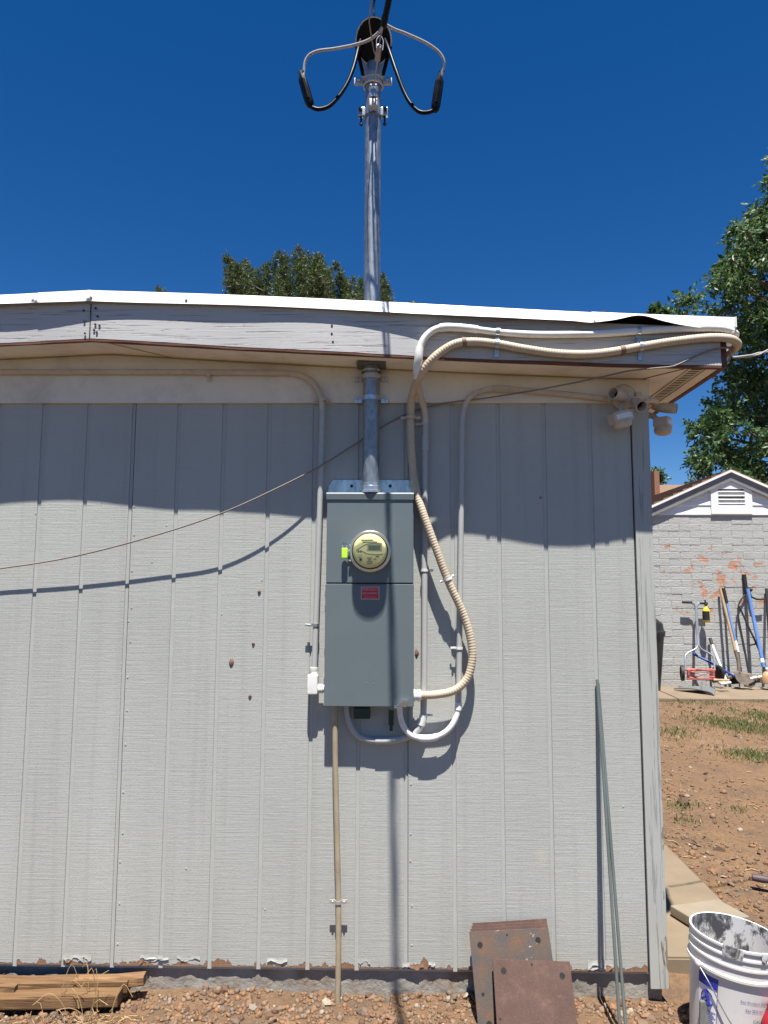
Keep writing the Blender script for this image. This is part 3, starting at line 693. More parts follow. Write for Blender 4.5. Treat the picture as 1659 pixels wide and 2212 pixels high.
b = MB(); b.lathe([(.040, -.025), (.047, -.022), (.047, .018), (.043, .030)], (mx, MYC, zcol), (0, 0, 1), 28, cap0=False); b.build('collar', M['alum'], wh)
for sgn in (-1, 1):
    b = MB(); b.box((mx + sgn * .066, MYC - .012, zcol - .006), (.042, .014, .032), None, .003); b.build('collar_ear', M['alum'], wh)
    b = MB(); b.lathe([(.009, 0), (.009, -.008), (.004, -.010)], (mx + sgn * .066, MYC - .019, zcol - .004), (0, 1, 0), 6); b.build('bolt', M['zinc'], wh)
    b = MB(); b.bar(PC + ux * sgn * (RA - .004) + uy * -.02 + nrm * .004, Vector((mx + sgn * .045, MYC - .03, zcol + .01)), .007, .022, .002); b.build('side_rib', M['black'], wh)

# ------------------------------------------------------------------ service drop cables
BE = at(829, 52, -.42)                                  # where the bundle splits
def run(x_at0, t_list, off=(0, 0, 0)):
    return [Vector((x_at0.x + .105 * t + .035 * (1 - math.exp(-t / .3)) + off[0], x_at0.y - t + off[1], x_at0.z + .10 * t + .0045 * t * t + off[2])) for t in t_list]
tl = [0, .12, .3, .6, 1, 1.5, 2.2, 3.2, 5, 8, 12, 18, 26]
base_run = crv(run(BE, tl), .06)
def twist(pts, rad, ph, pitch=.32):
    out = []; s_ = 0
    for i, p in enumerate(pts):
        if i: s_ += (p - pts[i - 1]).length
        a = ph + 2 * math.pi * s_ / pitch; k = min(1, s_ / .06 + .4)
        out.append(p + Vector((math.cos(a), 0, math.sin(a))) * rad * k)
    return out
sd = thing('service_drop', 'grey twisted overhead service cable coming in to the mast top', 'power cable', BE)
for k in (0, 1):
    b = MB(); b.tube(twist(base_run, .0052, k * math.pi), .0052, 8); b.build('strand', M['cable_grey'], sd)
b = MB(); b.tube(base_run[:3], .0125, 12); b.lathe([(.013, -.012), (.0145, 0), (.014, .035), (.011, .05)], BE, (base_run[3] - BE), 14); b.build('tape_wrap', M['cable_black'], sd)
WY = -.30
leftg = crv([BE, at(820.5, 67, -.41), at(801, 84, -.39), at(773, 95, -.37), at(725, 105, -.33), at(684, 111, -.30), at(667, 120, -.29), at(659, 134, -.285), at(656.5, 156, -.28), at(655, 168, -.28)], .01)
rightg = crv([BE, at(832.5, 53, -.415), at(849, 62, -.40), at(880, 74, -.37), at(926, 96, -.33), at(950, 115, -.31), at(959.5, 134, -.30), at(956, 153, -.29), at(953, 168, -.285)], .01)
b = MB(); b.tube(leftg, .0062, 10); b.build('left_leg', M['cable_grey'], sd)
b = MB(); b.tube(rightg, .0062, 10); b.build('right_leg', M['cable_grey'], sd)
b = MB(); b.tube(crv([BE, at(823, 75, -.36), at(819, 96, -.30), at(817, 115, -.25), at(813, 148, -.19), at(809, 180, -.14), at(807, 195, -.125)], .012), .0032, 8); b.build('bare_neutral', M['bare'], sd)
q0 = at(819.5, 98, -.295); q1 = at(815, 132, -.22)
b = MB(); b.bar(q0, q1, .022, .016, .003, up=(0, 1, 0)); b.build('wedge_clamp', M['bare'], sd)
b = MB(); b.tube(crv([q0 + Vector((-.012, -.01, -.02)), q0 + Vector((-.010, -.012, .02)), q0 + Vector((.004, -.012, .035)), q0 + Vector((.016, -.01, .015)), q0 + Vector((.014, -.01, -.03))], .006), .0022, 6); b.build('bail', M['zinc'], sd)
cn = []
for nm, side, pts, (ca, cb) in (
    ('conductor_loop', 'left', [(781, 79, -.125), (776, 98, -.17), (774, 105, -.19), (763, 148, -.23), (749, 182, -.25), (729.5, 211, -.265), (708, 231, -.275), (686, 236, -.28), (672, 230, -.28), (667, 218, -.28)], ((670, 227, -.28), (651, 163, -.28))),
    ('conductor_loop', 'right', [(828, 79, -.125), (835, 95, -.17), (840, 108, -.19), (856.5, 156, -.23), (873, 199, -.25), (888, 225, -.265), (907, 242, -.275), (923.5, 243, -.28), (938, 237, -.28), (942, 222, -.28)], ((940, 237, -.28), (951, 165, -.285)))):
    lp_ = thing(nm, 'black drip loop with a black splice cover at the ' + side + ' of the mast head', 'cable', at(*pts[-1]))
    b = MB(); b.tube(crv([at(*p) for p in pts], .008), .0088, 12); b.build('conductor', M['cable_black'], lp_)
    A, B = at(*ca), at(*cb); dd = (B - A)
    b = MB(); b.tube([A - dd * .06, A, A + dd * .12, A + dd * .5, A + dd * .85, B], [.010, .017, .0195, .0195, .0185, .010], 8); sp_ = b.build('splice_cover', M['black'], lp_)
    b = MB(); b.tube([A + dd * .15 + Vector((0, -.012, 0)), A + dd * .8 + Vector((0, -.012, 0))], .010, 8); b.build('cover_rib', M['black'], sp_)
    b = MB(); b.tube([B, B + dd * .14], .0085, 8); b.bar(B + dd * .10, B + dd * .10 + Vector((.016, -.006, .004)), .005, .004); b.build('tie', M['blackmatte'], sp_)
# second black cable and thin communication wire behind
p0 = at(809, 46, -.10)
bl = MB(); bl.tube(crv([p0 + Vector((0, .05, -.05)), p0, at(809, 0, -.33)] + [q_ + Vector((-.012, 0, .016)) for q_ in run(BE, [.35, .8, 1.6, 3, 6, 12, 26])], .08), .0050, 8)
tag(bl.build('overhead_cable', M['cable_black'], base=p0), 'straight black overhead cable reaching the top of the weatherhead', 'cable')
p1 = at(814, 126, -.19)
bl = MB(); bl.tube(crv([p1, at(808, 110, -.21), at(803, 84, -.25), at(797.5, 48, -.32), at(801, 0, -.42)] + [q_ + Vector((.012, 0, -.014)) for q_ in run(BE, [.5, 1, 2, 5, 12, 26])], .06), .0030, 7)
tag(bl.build('communication_wire', M['wire'], base=p1), 'thin grey wire crossing the front of the black weatherhead opening', 'wire')

# ------------------------------------------------------------------ conduits
def clip(parent, px, py, Y, r, mt, horiz=False, ears=1, wd=.016):
    c = at(px, py, Y); q = MB(); ax = (1, 0, 0) if horiz else (0, 0, 1)
    q.lathe([(r + .0005, -wd / 2), (r + .003, -wd / 2), (r + .003, wd / 2), (r + .0005, wd / 2)], c, ax, 18, cap0=False, cap1=False)
    e = Vector((0, 0, 1)) if horiz else Vector((1, 0, 0))
    for sgn in ((-1, 1) if ears == 2 else ((-1,) if ears == 1 else ((1,) if ears == -1 else ()))):
        p = c + e * sgn * (r + .012); dims = (wd, .006, .026) if horiz else (.026, .006, wd)
        q.box(Vector((p.x, c.y + r * .3, p.z)), dims, None, .001)
        q.lathe([(.0045, 0), (.0045, -.004), (.002, -.006)], (p.x, c.y + r * .3 - .003, p.z), (0, 1, 0), 6)
    return q.build('strap', mt, parent)
def coupling(parent, pts, i0, i1, r, mt, name='coupling'):
    q = MB(); q.tube(pts[i0:i1], r, 16); return q.build(name, mt, parent)
def near_idx(pts, px, py, Y):
    c = at(px, py, Y); return min(range(len(pts)), key=lambda i: (pts[i] - c).length)

# left conduit
ca = path([(-90, 802, -.034), (0, 803), (300, 803), (470, 804), (575, 805), (632, 807), (660, 815), (682, 835), (694, 860), (696, 885), (694, 980), (690, 1120), (684, 1300), (679, 1448)], step=.02)
up_, lo_ = split_path(ca, 874)
cl_ = thing('left_conduit', 'painted conduit running along the left frieze and bending down beside the panel', 'conduit', at(679, 1448, -.034))
b = MB(); b.tube(up_, .0125, 14); b.build('pipe', M['pvc_tan'], cl_); b = MB(); b.tube(lo_, .0125, 14); b.build('pipe', M['pvc_grey'], cl_)
clip(cl_, 452, 806, -.034, .0125, M['pvc_tan'], True, 1); clip(cl_, 697, 864, -.034, .0125, M['pvc_tan'], False, 2, .012); clip(cl_, 682, 1350, -.034, .0125, M['zinc'], False, 1, .012)
b = MB(); p = at(665, 1350, -.036); b.tube([p + Vector((.012, 0, 0)), p + Vector((-.012, 0, .002))], .005, 8); b.build('clamp_bolt', M['zinc'], cl_)
p = at(678, 1449, -.034); b = MB(); b.lathe([(.0165, -.010), (.0175, -.006), (.0175, .012), (.015, .016)], p, (0, 0, 1), 18); b.build('fitting_nut', M['pvc_grey'], cl_)
pL = at(676, 1478, -.04)
b = MB(); b.box((pL.x, -.042, pL.z), (.046, .050, .082), None, .008); b.lathe([(.018, .02), (.0165, .052)], (pL.x + .004, -.036, pL.z), (0, 0, 1), 16); lb = b.build('junction_body', M['pvc_white'], cl_)
pn = at(690, 1488, -.045); b = MB(); b.tube([(pn.x - .012, -.042, pn.z), (PX0 + .001, -.042, pn.z)], .0155, 16); b.lathe([(.019, 0), (.019, .022), (.016, .024)], (pn.x - .008, -.042, pn.z), (1, 0, 0), 12); b.build('nipple', M['pvc_white'], lb)

# white conduit from the eave corner
cb_ = path([(1575, 742, .02), (1587, 728, -.12), (1586, 719, -.22), (1566, 711, -.238), (1530, 708, -.2425), (1460, 711), (1380, 715), (1310, 720), (1240, 722), (1150, 722), (1075, 717), (1010, 709), (985, 707), (958, 707), (935, 714), (917, 730), (907, 752, -.2425), (904, 775, -.242), (901, 805, -.215), (903, 830, -.155), (909, 860, -.08), (917, 886, -.037), (919, 915, -.032), (918, 1000, -.03), (917, 1150), (917, 1300), (916, 1480), (915, 1535, -.032), (913, 1556, -.032), (905, 1575, -.030), (888, 1589, -.028), (862, 1597), (820, 1600), (795, 1598), (772, 1588), (757, 1566), (750, 1540), (749, 1520)], step=.015)
w1, rest = split_path(cb_[60:], 822); w1 = cb_[:60] + w1
w2_, w3_ = split_path(rest, 912)
cw = thing('white_conduit', 'white conduit clipped along the eave that drops past the panel to its underside', 'conduit', at(915, 1590, -.05))
b = MB(); b.tube(w1, .0145, 16); b.build('pipe', M['pvc_white'], cw); b = MB(); b.tube(w2_, .0145, 16); b.build('pipe', M['pvc_tan'], cw)
b = MB(); b.tube(w3_, .0130, 16); b.build('pipe', M['pvc_grey'], cw)
for (px, py, Y, n_, r_, mt_) in ((990, 707, -.2425, 5, .0172, 'pvc_white'), (1545, 708.5, -.2425, 5, .017, 'pvc_white'), (903, 772, -.242, 3, .0175, 'pvc_white'), (917, 960, -.031, 2, .0165, 'pvc_grey'), (840, 1599, -.028, 3, .0158, 'pvc_grey'), (913, 1556, -.032, 1, .017, 'pvc_white')):
    i = near_idx(cb_, px, py, Y); coupling(cw, cb_, max(0, i - n_), i + n_ + 1, r_, M[mt_])
clip(cw, 917, 916, -.031, .013, M['pvc_grey'], False, 1, .012); clip(cw, 917, 1232, -.03, .013, M['pvc_white'], False, -1, .010); clip(cw, 915, 1545, -.033, .013, M['pvc_white'], False, -1, .010)
for px in (1076, 1383):
    i = near_idx(cb_, px, 717, -.2425); c = cb_[i]; b = MB(); b.lathe([(.015, -.008), (.0175, -.008), (.0175, .008), (.015, .008)], c, (1, 0, 0), 18, cap0=False, cap1=False); b.box(c + Vector((0, .012, -.030)), (.018, .005, .035)); b.lathe([(.006, 0), (.006, -.005), (.003, -.007)], c + Vector((0, .009, -.032)), (0, 1, 0), 6); b.build('strap', M['zinc'], cw)

# corrugated flexible conduit
cf = path([(1560, 772, .02), (1588, 752, -.12), (1592, 741, -.21), (1578, 732, -.24), (1540, 729, -.2465), (1450, 738), (1383, 749), (1320, 760), (1270, 765), (1200, 763), (1130, 753), (1075, 743), (1020, 738), (985, 742), (955, 758, -.2465), (930, 780, -.243), (910, 808, -.215), (896, 835, -.14), (889, 862, -.075), (887, 895, -.045), (888, 960, -.036), (892, 1015, -.038), (900, 1065, -.055), (914, 1108, -.07), (940, 1180, -.075), (968, 1255, -.068), (1000, 1325, -.058), (1017, 1383, -.055), (1020, 1425, -.055), (1009, 1466, -.057), (982, 1491, -.06), (945, 1500, -.06), (897, 1502, -.06)], step=.0029)
fx = thing('flexible_conduit', 'tan corrugated flexible conduit looping from the eave into the right panel side', 'conduit', at(900, 1502, -.06))
b = MB(); b.tube(cf, [.0170 + (.0007, .0005, -.0005, -.0007)[i % 4] for i in range(len(cf))], 14); b.build('hose', M['flex'], fx, smooth=80)
pn = at(899, 1502, -.06); b = MB(); b.lathe([(.020, -.004), (.0255, -.002), (.0255, .006), (.022, .008), (.022, .018), (.0245, .019), (.0245, .030), (.020, .033)], (PX1, -.06, pn.z), (1, 0, 0), 10); b.build('connector', M['pvc_white'], fx)
clip(fx, 887, 902, -.045, .0185, M['pvc_tan'], False, 2, .012)
i = near_idx(cf, 962, 1252, -.068); dz_ = (cf[i + 3] - cf[i - 3]).normalized(); b = MB(); b.lathe([(.0185, -.005), (.0215, -.005), (.0215, .005), (.0185, .005)], cf[i], dz_, 18, cap0=False, cap1=False); b.tube([cf[i] + Vector((-.02, -.004, -.008)), cf[i] + Vector((-.028, .0, -.012))], .006, 6); b.tube([cf[i] + Vector((.018, -.004, .012)), cf[i] + Vector((.026, .0, .014))], .006, 6); b.build('strap', M['pvc_white'], fx)
for px, py, mt_ in ((1002, 739, 'band'), (1345, 756, 'band')):
    i = near_idx(cf, px, py, -.2465); b = MB(); b.tube(cf[i - 3:i + 4], .0196, 16); b.build('tape_band', M[mt_], fx)
for px, py in ((1074, 742), (1385, 748)):
    i = near_idx(cf, px, py, -.2465); c = cf[i]; b = MB(); b.lathe([(.0185, -.008), (.021, -.008), (.021, .008), (.0185, .008)], c, (1, 0, 0), 18, cap0=False, cap1=False); b.box(c + Vector((0, .014, -.034)), (.016, .005, .035)); b.lathe([(.006, 0), (.006, -.005), (.003, -.007)], c + Vector((0, .011, -.036)), (0, 1, 0), 6); b.build('strap', M['zinc'], fx)

# right conduit from the flood light
cr_ = path([(1318, 862, -.040), (1260, 855), (1180, 847), (1095, 840), (1060, 840), (1032, 847), (1013, 860), (1003, 880, -.036), (999, 905, -.032), (997, 1050, -.03), (995, 1200), (993, 1350), (991, 1480, -.032), (990, 1525, -.036), (985, 1550, -.042), (970, 1575, -.046), (945, 1591), (915, 1595), (888, 1588), (871, 1568), (864, 1545), (863, 1522)], step=.015)
r1, r2 = split_path(cr_[30:], 880); r1 = cr_[:30] + r1; r2a, r2b = split_path(r2, 1515)
rc = thing('right_conduit', 'painted conduit from the flood light down the siding to the panel underside', 'conduit', at(915, 1595, -.055))
for seg, mt_ in ((r1, 'pvc_tan'), (r2a, 'pvc_grey'), (r2b, 'pvc_white')):
    b = MB(); b.tube(seg, .0122, 14); b.build('pipe', M[mt_], rc)
for (px, py, Y, n_, r_, mt_) in ((1083, 840, -.04, 2, .0160, 'pvc_tan'), (990, 1525, -.036, 1, .0155, 'pvc_white'), (925, 1595, -.046, 2, .0150, 'pvc_white')):
    i = near_idx(cr_, px, py, Y); coupling(rc, cr_, max(0, i - n_), i + n_ + 1, r_, M[mt_])
clip(rc, 992, 1400, -.031, .0122, M['pvc_white'], False, 1, .010); clip(rc, 1028, 849, -.040, .0122, M['pvc_tan'], False, 0)
b = MB(); p = at(862, 1527, -.055); b.lathe([(.020, 0), (.020, .008), (.015, .010)], (p.x, -.046, PZ0 - .006), (0, 0, 1), 14); b.build('bushing', M['pvc_white'], rc)

# riser into the ground
ri = path([(724, 1515, -.050), (724, 1620, -.050), (727, 1760, -.048), (731, 1948, -.046), (731, 2060, -.046), (729, 2185, -.046)], step=.03)
rs = thing('ground_riser', 'slim tan pipe running from under the panel down into the gravel', 'pipe', at(729, 2165, -.046))
b = MB(); b.tube(ri, .0115, 14); b.build('pipe', M['riser'], rs); s_ = clip(rs, 731, 1948, -.046, .0115, M['alum'], False, 2, .014)
# thin wire crossing the whole wall
tw = path([(-120, 1243, -.034), (0, 1228, -.036), (150, 1204, -.045), (330, 1158, -.062), (480, 1108, -.078), (600, 1054, -.072), (690, 1008, -.05), (740, 977, -.03), (800, 938, -.007), (872, 897, -.007), (930, 877, -.014), (965, 870, -.024), (1040, 861, -.040), (1120, 849, -.075), (1230, 829, -.145), (1310, 812, -.20), (1360, 801, -.222), (1420, 795, -.232), (1455, 791, -.234), (1490, 775, -.234), (1530, 758, -.236), (1556, 751, -.236), (1574, 752, -.23), (1579, 762, -.20), (1568, 790, .05)], step=.02)
b = MB(); b.tube(tw, .0036, 8); tag(b.build('thin_wire', M['wire'], base=at(0, 1228, -.036)), 'thin dusty wire sagging across the siding and up to the eave corner', 'wire')
# twisted wire leaving the eave corner to the right
q0 = at(1583, 772, .05); q1 = at(1659, 758, .10); seg = crv([q0, q0.lerp(q1, .5) + Vector((0, 0, -.008)), q1, at(1780, 735, .2), at(2300, 640, .6), at(3600, 420, 1.5)], .05)
ew_ = thing('eave_wire', 'pale twisted wire stretching from the eave corner towards the trees', 'wire', q0)
for ph in (0, math.pi):
    b = MB(); b.tube(twist(seg, .005, ph, .16), .0045, 6); b.build('strand', M['cable_grey'], ew_)

# ------------------------------------------------------------------ flood lights at the corner
fl1 = thing('flood_light', 'beige twin flood light with motion sensor on the frieze at the house corner', 'flood light', at(1345, 862, -.03))
c = at(1346, 858, -.018); c.y = -.018
b = MB(); b.lathe([(.056, 0), (.056, -.012), (.050, -.026), (.036, -.040), (.016, -.047), (0, -.048)], c, (0, 1, 0), 28); b.build('wall_base', M['lamp_tan'], fl1)
def lamp_holder(par, a, d, L, r):
    d = Vector(d).normalized(); q = MB()
    q.lathe([(r * .45, 0), (r * .62, L * .12), (r * .9, L * .35), (r, L * .6), (r, L), (r - .003, L), (r - .003, L * .5), (r * .5, L * .35)], a, d, 24, cap0=True, cap1=False)
    o = q.build('lamp_holder', M['lamp_tan'], par)
    q = MB(); q.lathe([(r * .8, L * .48), (.001, L * .47)], a, d, 20); q.lathe([(r * .42, L * .4), (r * .42, L * .7)], a, d, 16, cap0=False, cap1=False); q.build('socket', M['dark'], o); return o
k1 = at(1352, 860, -.06); t1 = at(1324, 849, -.115); lamp_holder(fl1, k1, t1 - k1, (t1 - k1).length, .0265)
k2 = at(1368, 866, -.055); t2 = at(1387, 878, -.125); lamp_holder(fl1, k2, t2 - k2, (t2 - k2).length, .0255)
p = at(1345, 838, -.05); b = MB(); b.tube([p, p + Vector((0, -.004, .010))], .010, 10); b.build('swivel_knob', M['lamp_tan'], fl1)
p = at(1380, 852, -.06); b = MB(); b.tube([p + Vector((-.015, 0, 0)), p + Vector((.012, 0, .002))], .010, 10); b.build('swivel_knob', M['lamp_tan'], fl1)
p = at(1368, 884, -.045); b = MB(); b.box(p, (.022, .006, .012)); b.build('swivel_tab', M['lamp_tan'], fl1)
b = MB(); b.tube(crv([at(1343, 872, -.055), at(1341, 880, -.07), at(1342, 890, -.08)], .006), .010, 10); b.build('sensor_neck', M['lamp_tan'], fl1)
def sensor(par, c, rx, rz, s_=1.0):
    mtx = Matrix.Translation(c) @ Matrix.Rotation(rz, 4, 'Z') @ Matrix.Rotation(rx, 4, 'Y')
    q = MB(); n = 14; out = []
    prof = [(-.045, .030)] + [(-.045 + .09 * k / n, -.030 - .012 * math.sin(math.pi * k / n)) for k in range(n + 1)] + [(.045, .030)]
    q.prism([(x, y, .034) for x, y in prof], (0, 0, -.046)); bmesh.ops.bevel(q.bm, geom=[e for e in q.bm.edges if abs((e.verts[0].co - e.verts[1].co).z) < .001 and e.calc_length() > .02], offset=.004, segments=2, affect='EDGES')
    q.bm.transform(mtx); o = q.build('sensor_body', M['lamp_tan'], par)
    q = MB(); prof2 = [(-.036 + .072 * k / n, -.033 - .012 * math.sin(math.pi * (k + 1) / (n + 2))) for k in range(n + 1)]
    q.prism([(x, y, .022) for x, y in prof2] + [(.036, -.02, .022), (-.036, -.02, .022)], (0, 0, -.022)); q.bm.transform(mtx); q.build('sensor_lens', M['pvc_white'], o)
    q = MB(); q.lathe([(.040, -.012), (.036, -.030), (.030, -.034)], (0, -.004, 0), (0, 0, 1), 20); q.bm.transform(mtx); q.build('sensor_foot', M['lamp_tan'], o)
    q = MB(); q.lathe([(.012, 0), (.011, -.003)], (.006, -.028, -.022), (0, 1, .5), 14); q.bm.transform(mtx); q.build('sensor_dial', M['dark'], o)
sensor(fl1, at(1342, 907, -.085), R(-14), R(10))
fl2 = thing('flood_light', 'shaded flood light and sensor poking out round the house corner', 'flood light', at(1415, 885, .10))
c = Vector((XC - .004, .13, at(1400, 888, .13).z))
b = MB(); b.lathe([(.055, 0), (.055, .012), (.045, .030), (.020, .044), (0, .046)], c, (1, 0, 0), 24); b.build('wall_base', M['lamp_tan'], fl2)
k1 = at(1408, 879, .10); t1 = at(1462, 883, .05); lamp_holder(fl2, k1, t1 - k1, (t1 - k1).length, .0235)
b = MB(); b.tube(crv([c + Vector((.03, 0, -.01)), at(1415, 902, .10), at(1424, 912, .09)], .008), .013, 10); b.build('sensor_neck', M['lamp_tan'], fl2)
sensor(fl2, at(1430, 922, .08), R(8), R(58))
b = MB(); b.tube(crv([at(1392, 868, -.03), at(1405, 864, -.03), at(1416, 866, .0), at(1417, 872, .06), at(1412, 880, .10)], .006), .012, 12); b.build('cable_elbow', M['pvc_tan'], fl2)

# ------------------------------------------------------------------ leaning steel plates and rods
def plate(name, tl, tr, ht, lean, th, mt, label, holes, base_loc=None):
    tl, tr = Vector(tl), Vector(tr); ux_ = (tr - tl); W_ = ux_.length; ux_.normalize()
    dn = Vector((0, -math.sin(lean), -math.cos(lean))); dn = (dn - ux_ * dn.dot(ux_)).normalized(); nn = ux_.cross(dn) * -1
    if nn.y > 0: nn = -nn
    q = MB(); P = lambda u, v: tl + ux_ * (u * W_) + dn * (v * ht)
    q.prism([P(0, 0), P(1, .0), P(1.004, 1), P(.003, 1)], -nn * th)
    bmesh.ops.bevel(q.bm, geom=q.bm.edges[:], offset=.0012, segments=1, affect='EDGES')
    r_ = thing(name, label, 'steel plate', P(.5, 1)); q.build('plate', mt, r_)
    for (u, v, rr) in holes:
        h_ = MB(); h_.lathe([(rr * 1.12, .0001), (rr * 1.12, .0008), (rr, .0009), (rr, -.0004)], P(u, v), nn, 16, cap0=False, cap1=False); h_.build('hole_rim', mt, r_)
        h_ = MB(); h_.lathe([(rr, .0004), (.0005, .0002)], P(u, v), nn, 16); h_.build('bolt_hole', M['dark'], r_)
    return r_
d0 = at(1013.6, 2012.6, -.075); d1 = at(1184.5, 2004, -.075)
HL = [(.12, .14, .011), (.85, .12, .011), (.47, .05, .004), (.1, .62, .006), (.14, .9, .011)]
plate('steel_plate', d0, d1, .34, R(24), .007, M['rust2'], 'blue-grey rusty steel plate smeared white, foremost of the leaning stack', HL)
for k, (ox, oz) in enumerate(((.006, .006), (.010, .012), (.013, .018))):
    plate('steel_plate', d0 + Vector((ox + .002 * k, .0115 * (k + 1), oz)), d1 + Vector((-.003 + ox * .3, .0115 * (k + 1), oz + .002)), .34, R(24), .007, M['rust'], ('rusty steel plate directly behind the blue-grey one', 'rusty steel plate third from the front of the leaning stack', 'rusty steel plate hindmost in the stack against the siding')[k], [])
e0 = at(1064.5, 2071, -.155); e1 = at(1231, 2077, -.150)
plate('steel_plate', e0, e1, .32, R(33), .008, M['rust'], 'plain reddish brown rusty square plate propped in front of the stack', [(.13, .12, .011), (.88, .15, .011), (.5, .045, .0045), (.05, .60, .004)])
for k, (tx, ty, bx, by) in enumerate(((1290, 1468, 1341, 2250), (1292, 1476, 1354, 2250))):
    A = at(tx, ty, -.0095); B = az(bx, by, gz(0, -.28)); 
    b = MB(); b.tube(crv([A, (A + B) / 2 + Vector((.002, .006, -.004)), B], .1), .0064, 10); o = b.build('steel_rod', M['rod'], base=B)
    tag(o, ('long greenish steel rod leaning on the siding, left of the pair', 'long greenish steel rod leaning on the siding, right of the pair')[k], 'rod', 'rods leaning on the wall')

# ------------------------------------------------------------------ plaster bucket
BKX, BKY, BKR, BKH = 1.243, -.262, .150, .375
bz0 = gz(BKX, BKY)
bk = thing('plaster_bucket', 'white plastic bucket crusted with grey plaster beside the house corner', 'bucket', (BKX, BKY, bz0))
b = MB(); rb = .133
prof = [(rb - .006, 0), (rb, .006), (rb + .012, .22), (rb + .0145, .262), (rb + .020, .264), (rb + .024, .268), (rb + .024, .276), (rb + .016, .279), (rb + .0165, .305), (rb + .022, .307), (rb + .022, .313), (rb + .017, .316), (rb + .0175, .337), (rb + .022, .339), (rb + .022, .345), (rb + .0175, .348), (rb + .018, .364), (rb + .023, .367), (rb + .023, .374), (rb + .019, .376), (rb + .0155, .374)]
b.lathe(prof, (BKX, BKY, bz0), (0, 0, 1), 64, cap1=False); b.build('shell', M['bucket'], bk)
b = MB(); b.lathe([(rb + .0155, .374), (rb + .0145, .3), (rb + .008, .2), (rb - .002, .04), (.001, .035)], (BKX, BKY, bz0), (0, 0, 1), 48, cap0=False); b.build('plaster_lining', M['bucket_in'], bk)
def on_b(ang, z, dr=.0015):                              # point on the bucket wall
    r_ = rb + .012 * min(1, z / .22) + dr; return Vector((BKX + r_ * math.sin(ang), BKY - r_ * math.cos(ang), bz0 + z))
def wrap(nm, a0, a1, z0, z1, mt, dr=.0015, par=None, n=14):
    q = MB(); q.loft([[on_b(a0 + (a1 - a0) * k / n, z, dr) for k in range(n + 1)] for z in (z0, (z0 + z1) / 2, z1)]); return q.build(nm, mt, par or bk, fix=False)
lb_ = wrap('printed_label', R(-74), R(-44), .05, .250, M['white'], .0012)
wrap('label_header', R(-74), R(-44), .212, .250, M['blue_print'], .0020, lb_)
q = MB()                                                 # emblem: trowel hand shape in a ring
def oa(a, z): return on_b(R(a), z, .0024)
q.tube(crv([oa(-59 + 9 * math.cos(t), .172 + .024 * math.sin(t)) for t in np.linspace(.6, 5.9, 16)], .004), .0017, 5)
q.tube(crv([oa(-62, .197), oa(-59, .182), oa(-56, .165), oa(-53, .152)], .004), .0050, 6); q.tube(crv([oa(-66, .165), oa(-61, .173), oa(-57, .175)], .004), .0034, 6); q.tube(crv([oa(-63, .155), oa(-59, .165)], .004), .0024, 5)
q.build('emblem', M['blue_print'], lb_)
for k in range(13): wrap('fine_print', R(-72), R(-46 - (k % 3) * 2), .06 + k * .0060, .0625 + k * .0060, M['blue_print'], .0021, lb_, 6)
wrap('label_rule', R(-44.8), R(-44), .05, .212, M['blue_print'], .0021, lb_, 2)
def btext(body, ang, z, size, mt):
    c_ = bpy.data.curves.new('t', 'FONT'); c_.body = body; c_.size = size; c_.resolution_u = 2
    t_ = bpy.data.objects.new('tmp', c_); COL.objects.link(t_); dg = bpy.context.evaluated_depsgraph_get(); me_ = bpy.data.meshes.new_from_object(t_.evaluated_get(dg))
    bpy.data.objects.remove(t_); bpy.data.curves.remove(c_)
    off = wl(bk)
    for v in me_.vertices: v.co = on_b(R(ang) + v.co.x / .138, z + v.co.y, .0020) - off
    me_.materials.clear(); me_.materials.append(mt); o = bpy.data.objects.new('lettering', me_); COL.objects.link(o); o.parent = bk
btext('See Product Data Sheet for', -16, .203, .0125, M['blue_print']); btext('See SDS for Safety Information', -9, .177, .0125, M['blue_print'])
btext('CAUTION', 2, .142, .0145, M['navy']); btext('Use only with adequate', -10, .122, .0115, M['blue_print']); btext('ventilation. KEEP OUT', -2, .104, .0115, M['blue_print'])
# bail handle hanging over the front
hA = on_b(R(-72), .270, .012); hB = on_b(R(72), .270, .012)
b = MB(); hp_ = crv([hA, on_b(R(-55), .232, .010), on_b(R(-25), .13, .016), on_b(R(-2), .078, .022), on_b(R(12), .066, .024), on_b(R(40), .10, .02), on_b(R(60), .2, .012), hB], .01); b.tube(hp_, .0022, 7); b.build('bail_wire', M['galv'], bk)
b = MB(); gp_ = crv([on_b(R(-2), .076, .022), on_b(R(6), .069, .024), on_b(R(18), .066, .024), on_b(R(30), .080, .022)], .01); b.tube(gp_, .008, 10); b.build('bail_grip', M['bucket'], bk)
for a_ in (-72, 72):
    b = MB(); p = on_b(R(a_), .272, .008); b.lathe([(.011, 0), (.011, .010), (.006, .013)], p, (math.sin(R(a_)), -math.cos(R(a_)), 0), 12); b.build('bail_ear', M['bucket'], bk)
b = MB(); p = on_b(R(-30), .10, .004); b.box(p, (.008, .006, .011), None, .002); b.build('mortar_crumb', M['straw'], bk)
# plaster smears over the rim
for a_, wd_ in ((-28, 24), (10, 8)):
    q = MB(); rows = []
    for rr, zz in ((.0222, .338), (.0245, .352), (.0245, .366), (.0235, .3755), (.0205, .378)):
        rows.append([Vector((BKX + (rb + rr + .0006) * math.sin(R(a_ + wd_ * (k / 12 - .5))), BKY - (rb + rr + .0006) * math.cos(R(a_ + wd_ * (k / 12 - .5))), bz0 + zz)) for k in range(13)])
    q.loft(rows); q.build('plaster_smear', M['bucket_in'], bk, fix=False)
bk.rotation_euler.y = R(6); bk.scale = (1.03, 1.03, 1.03)
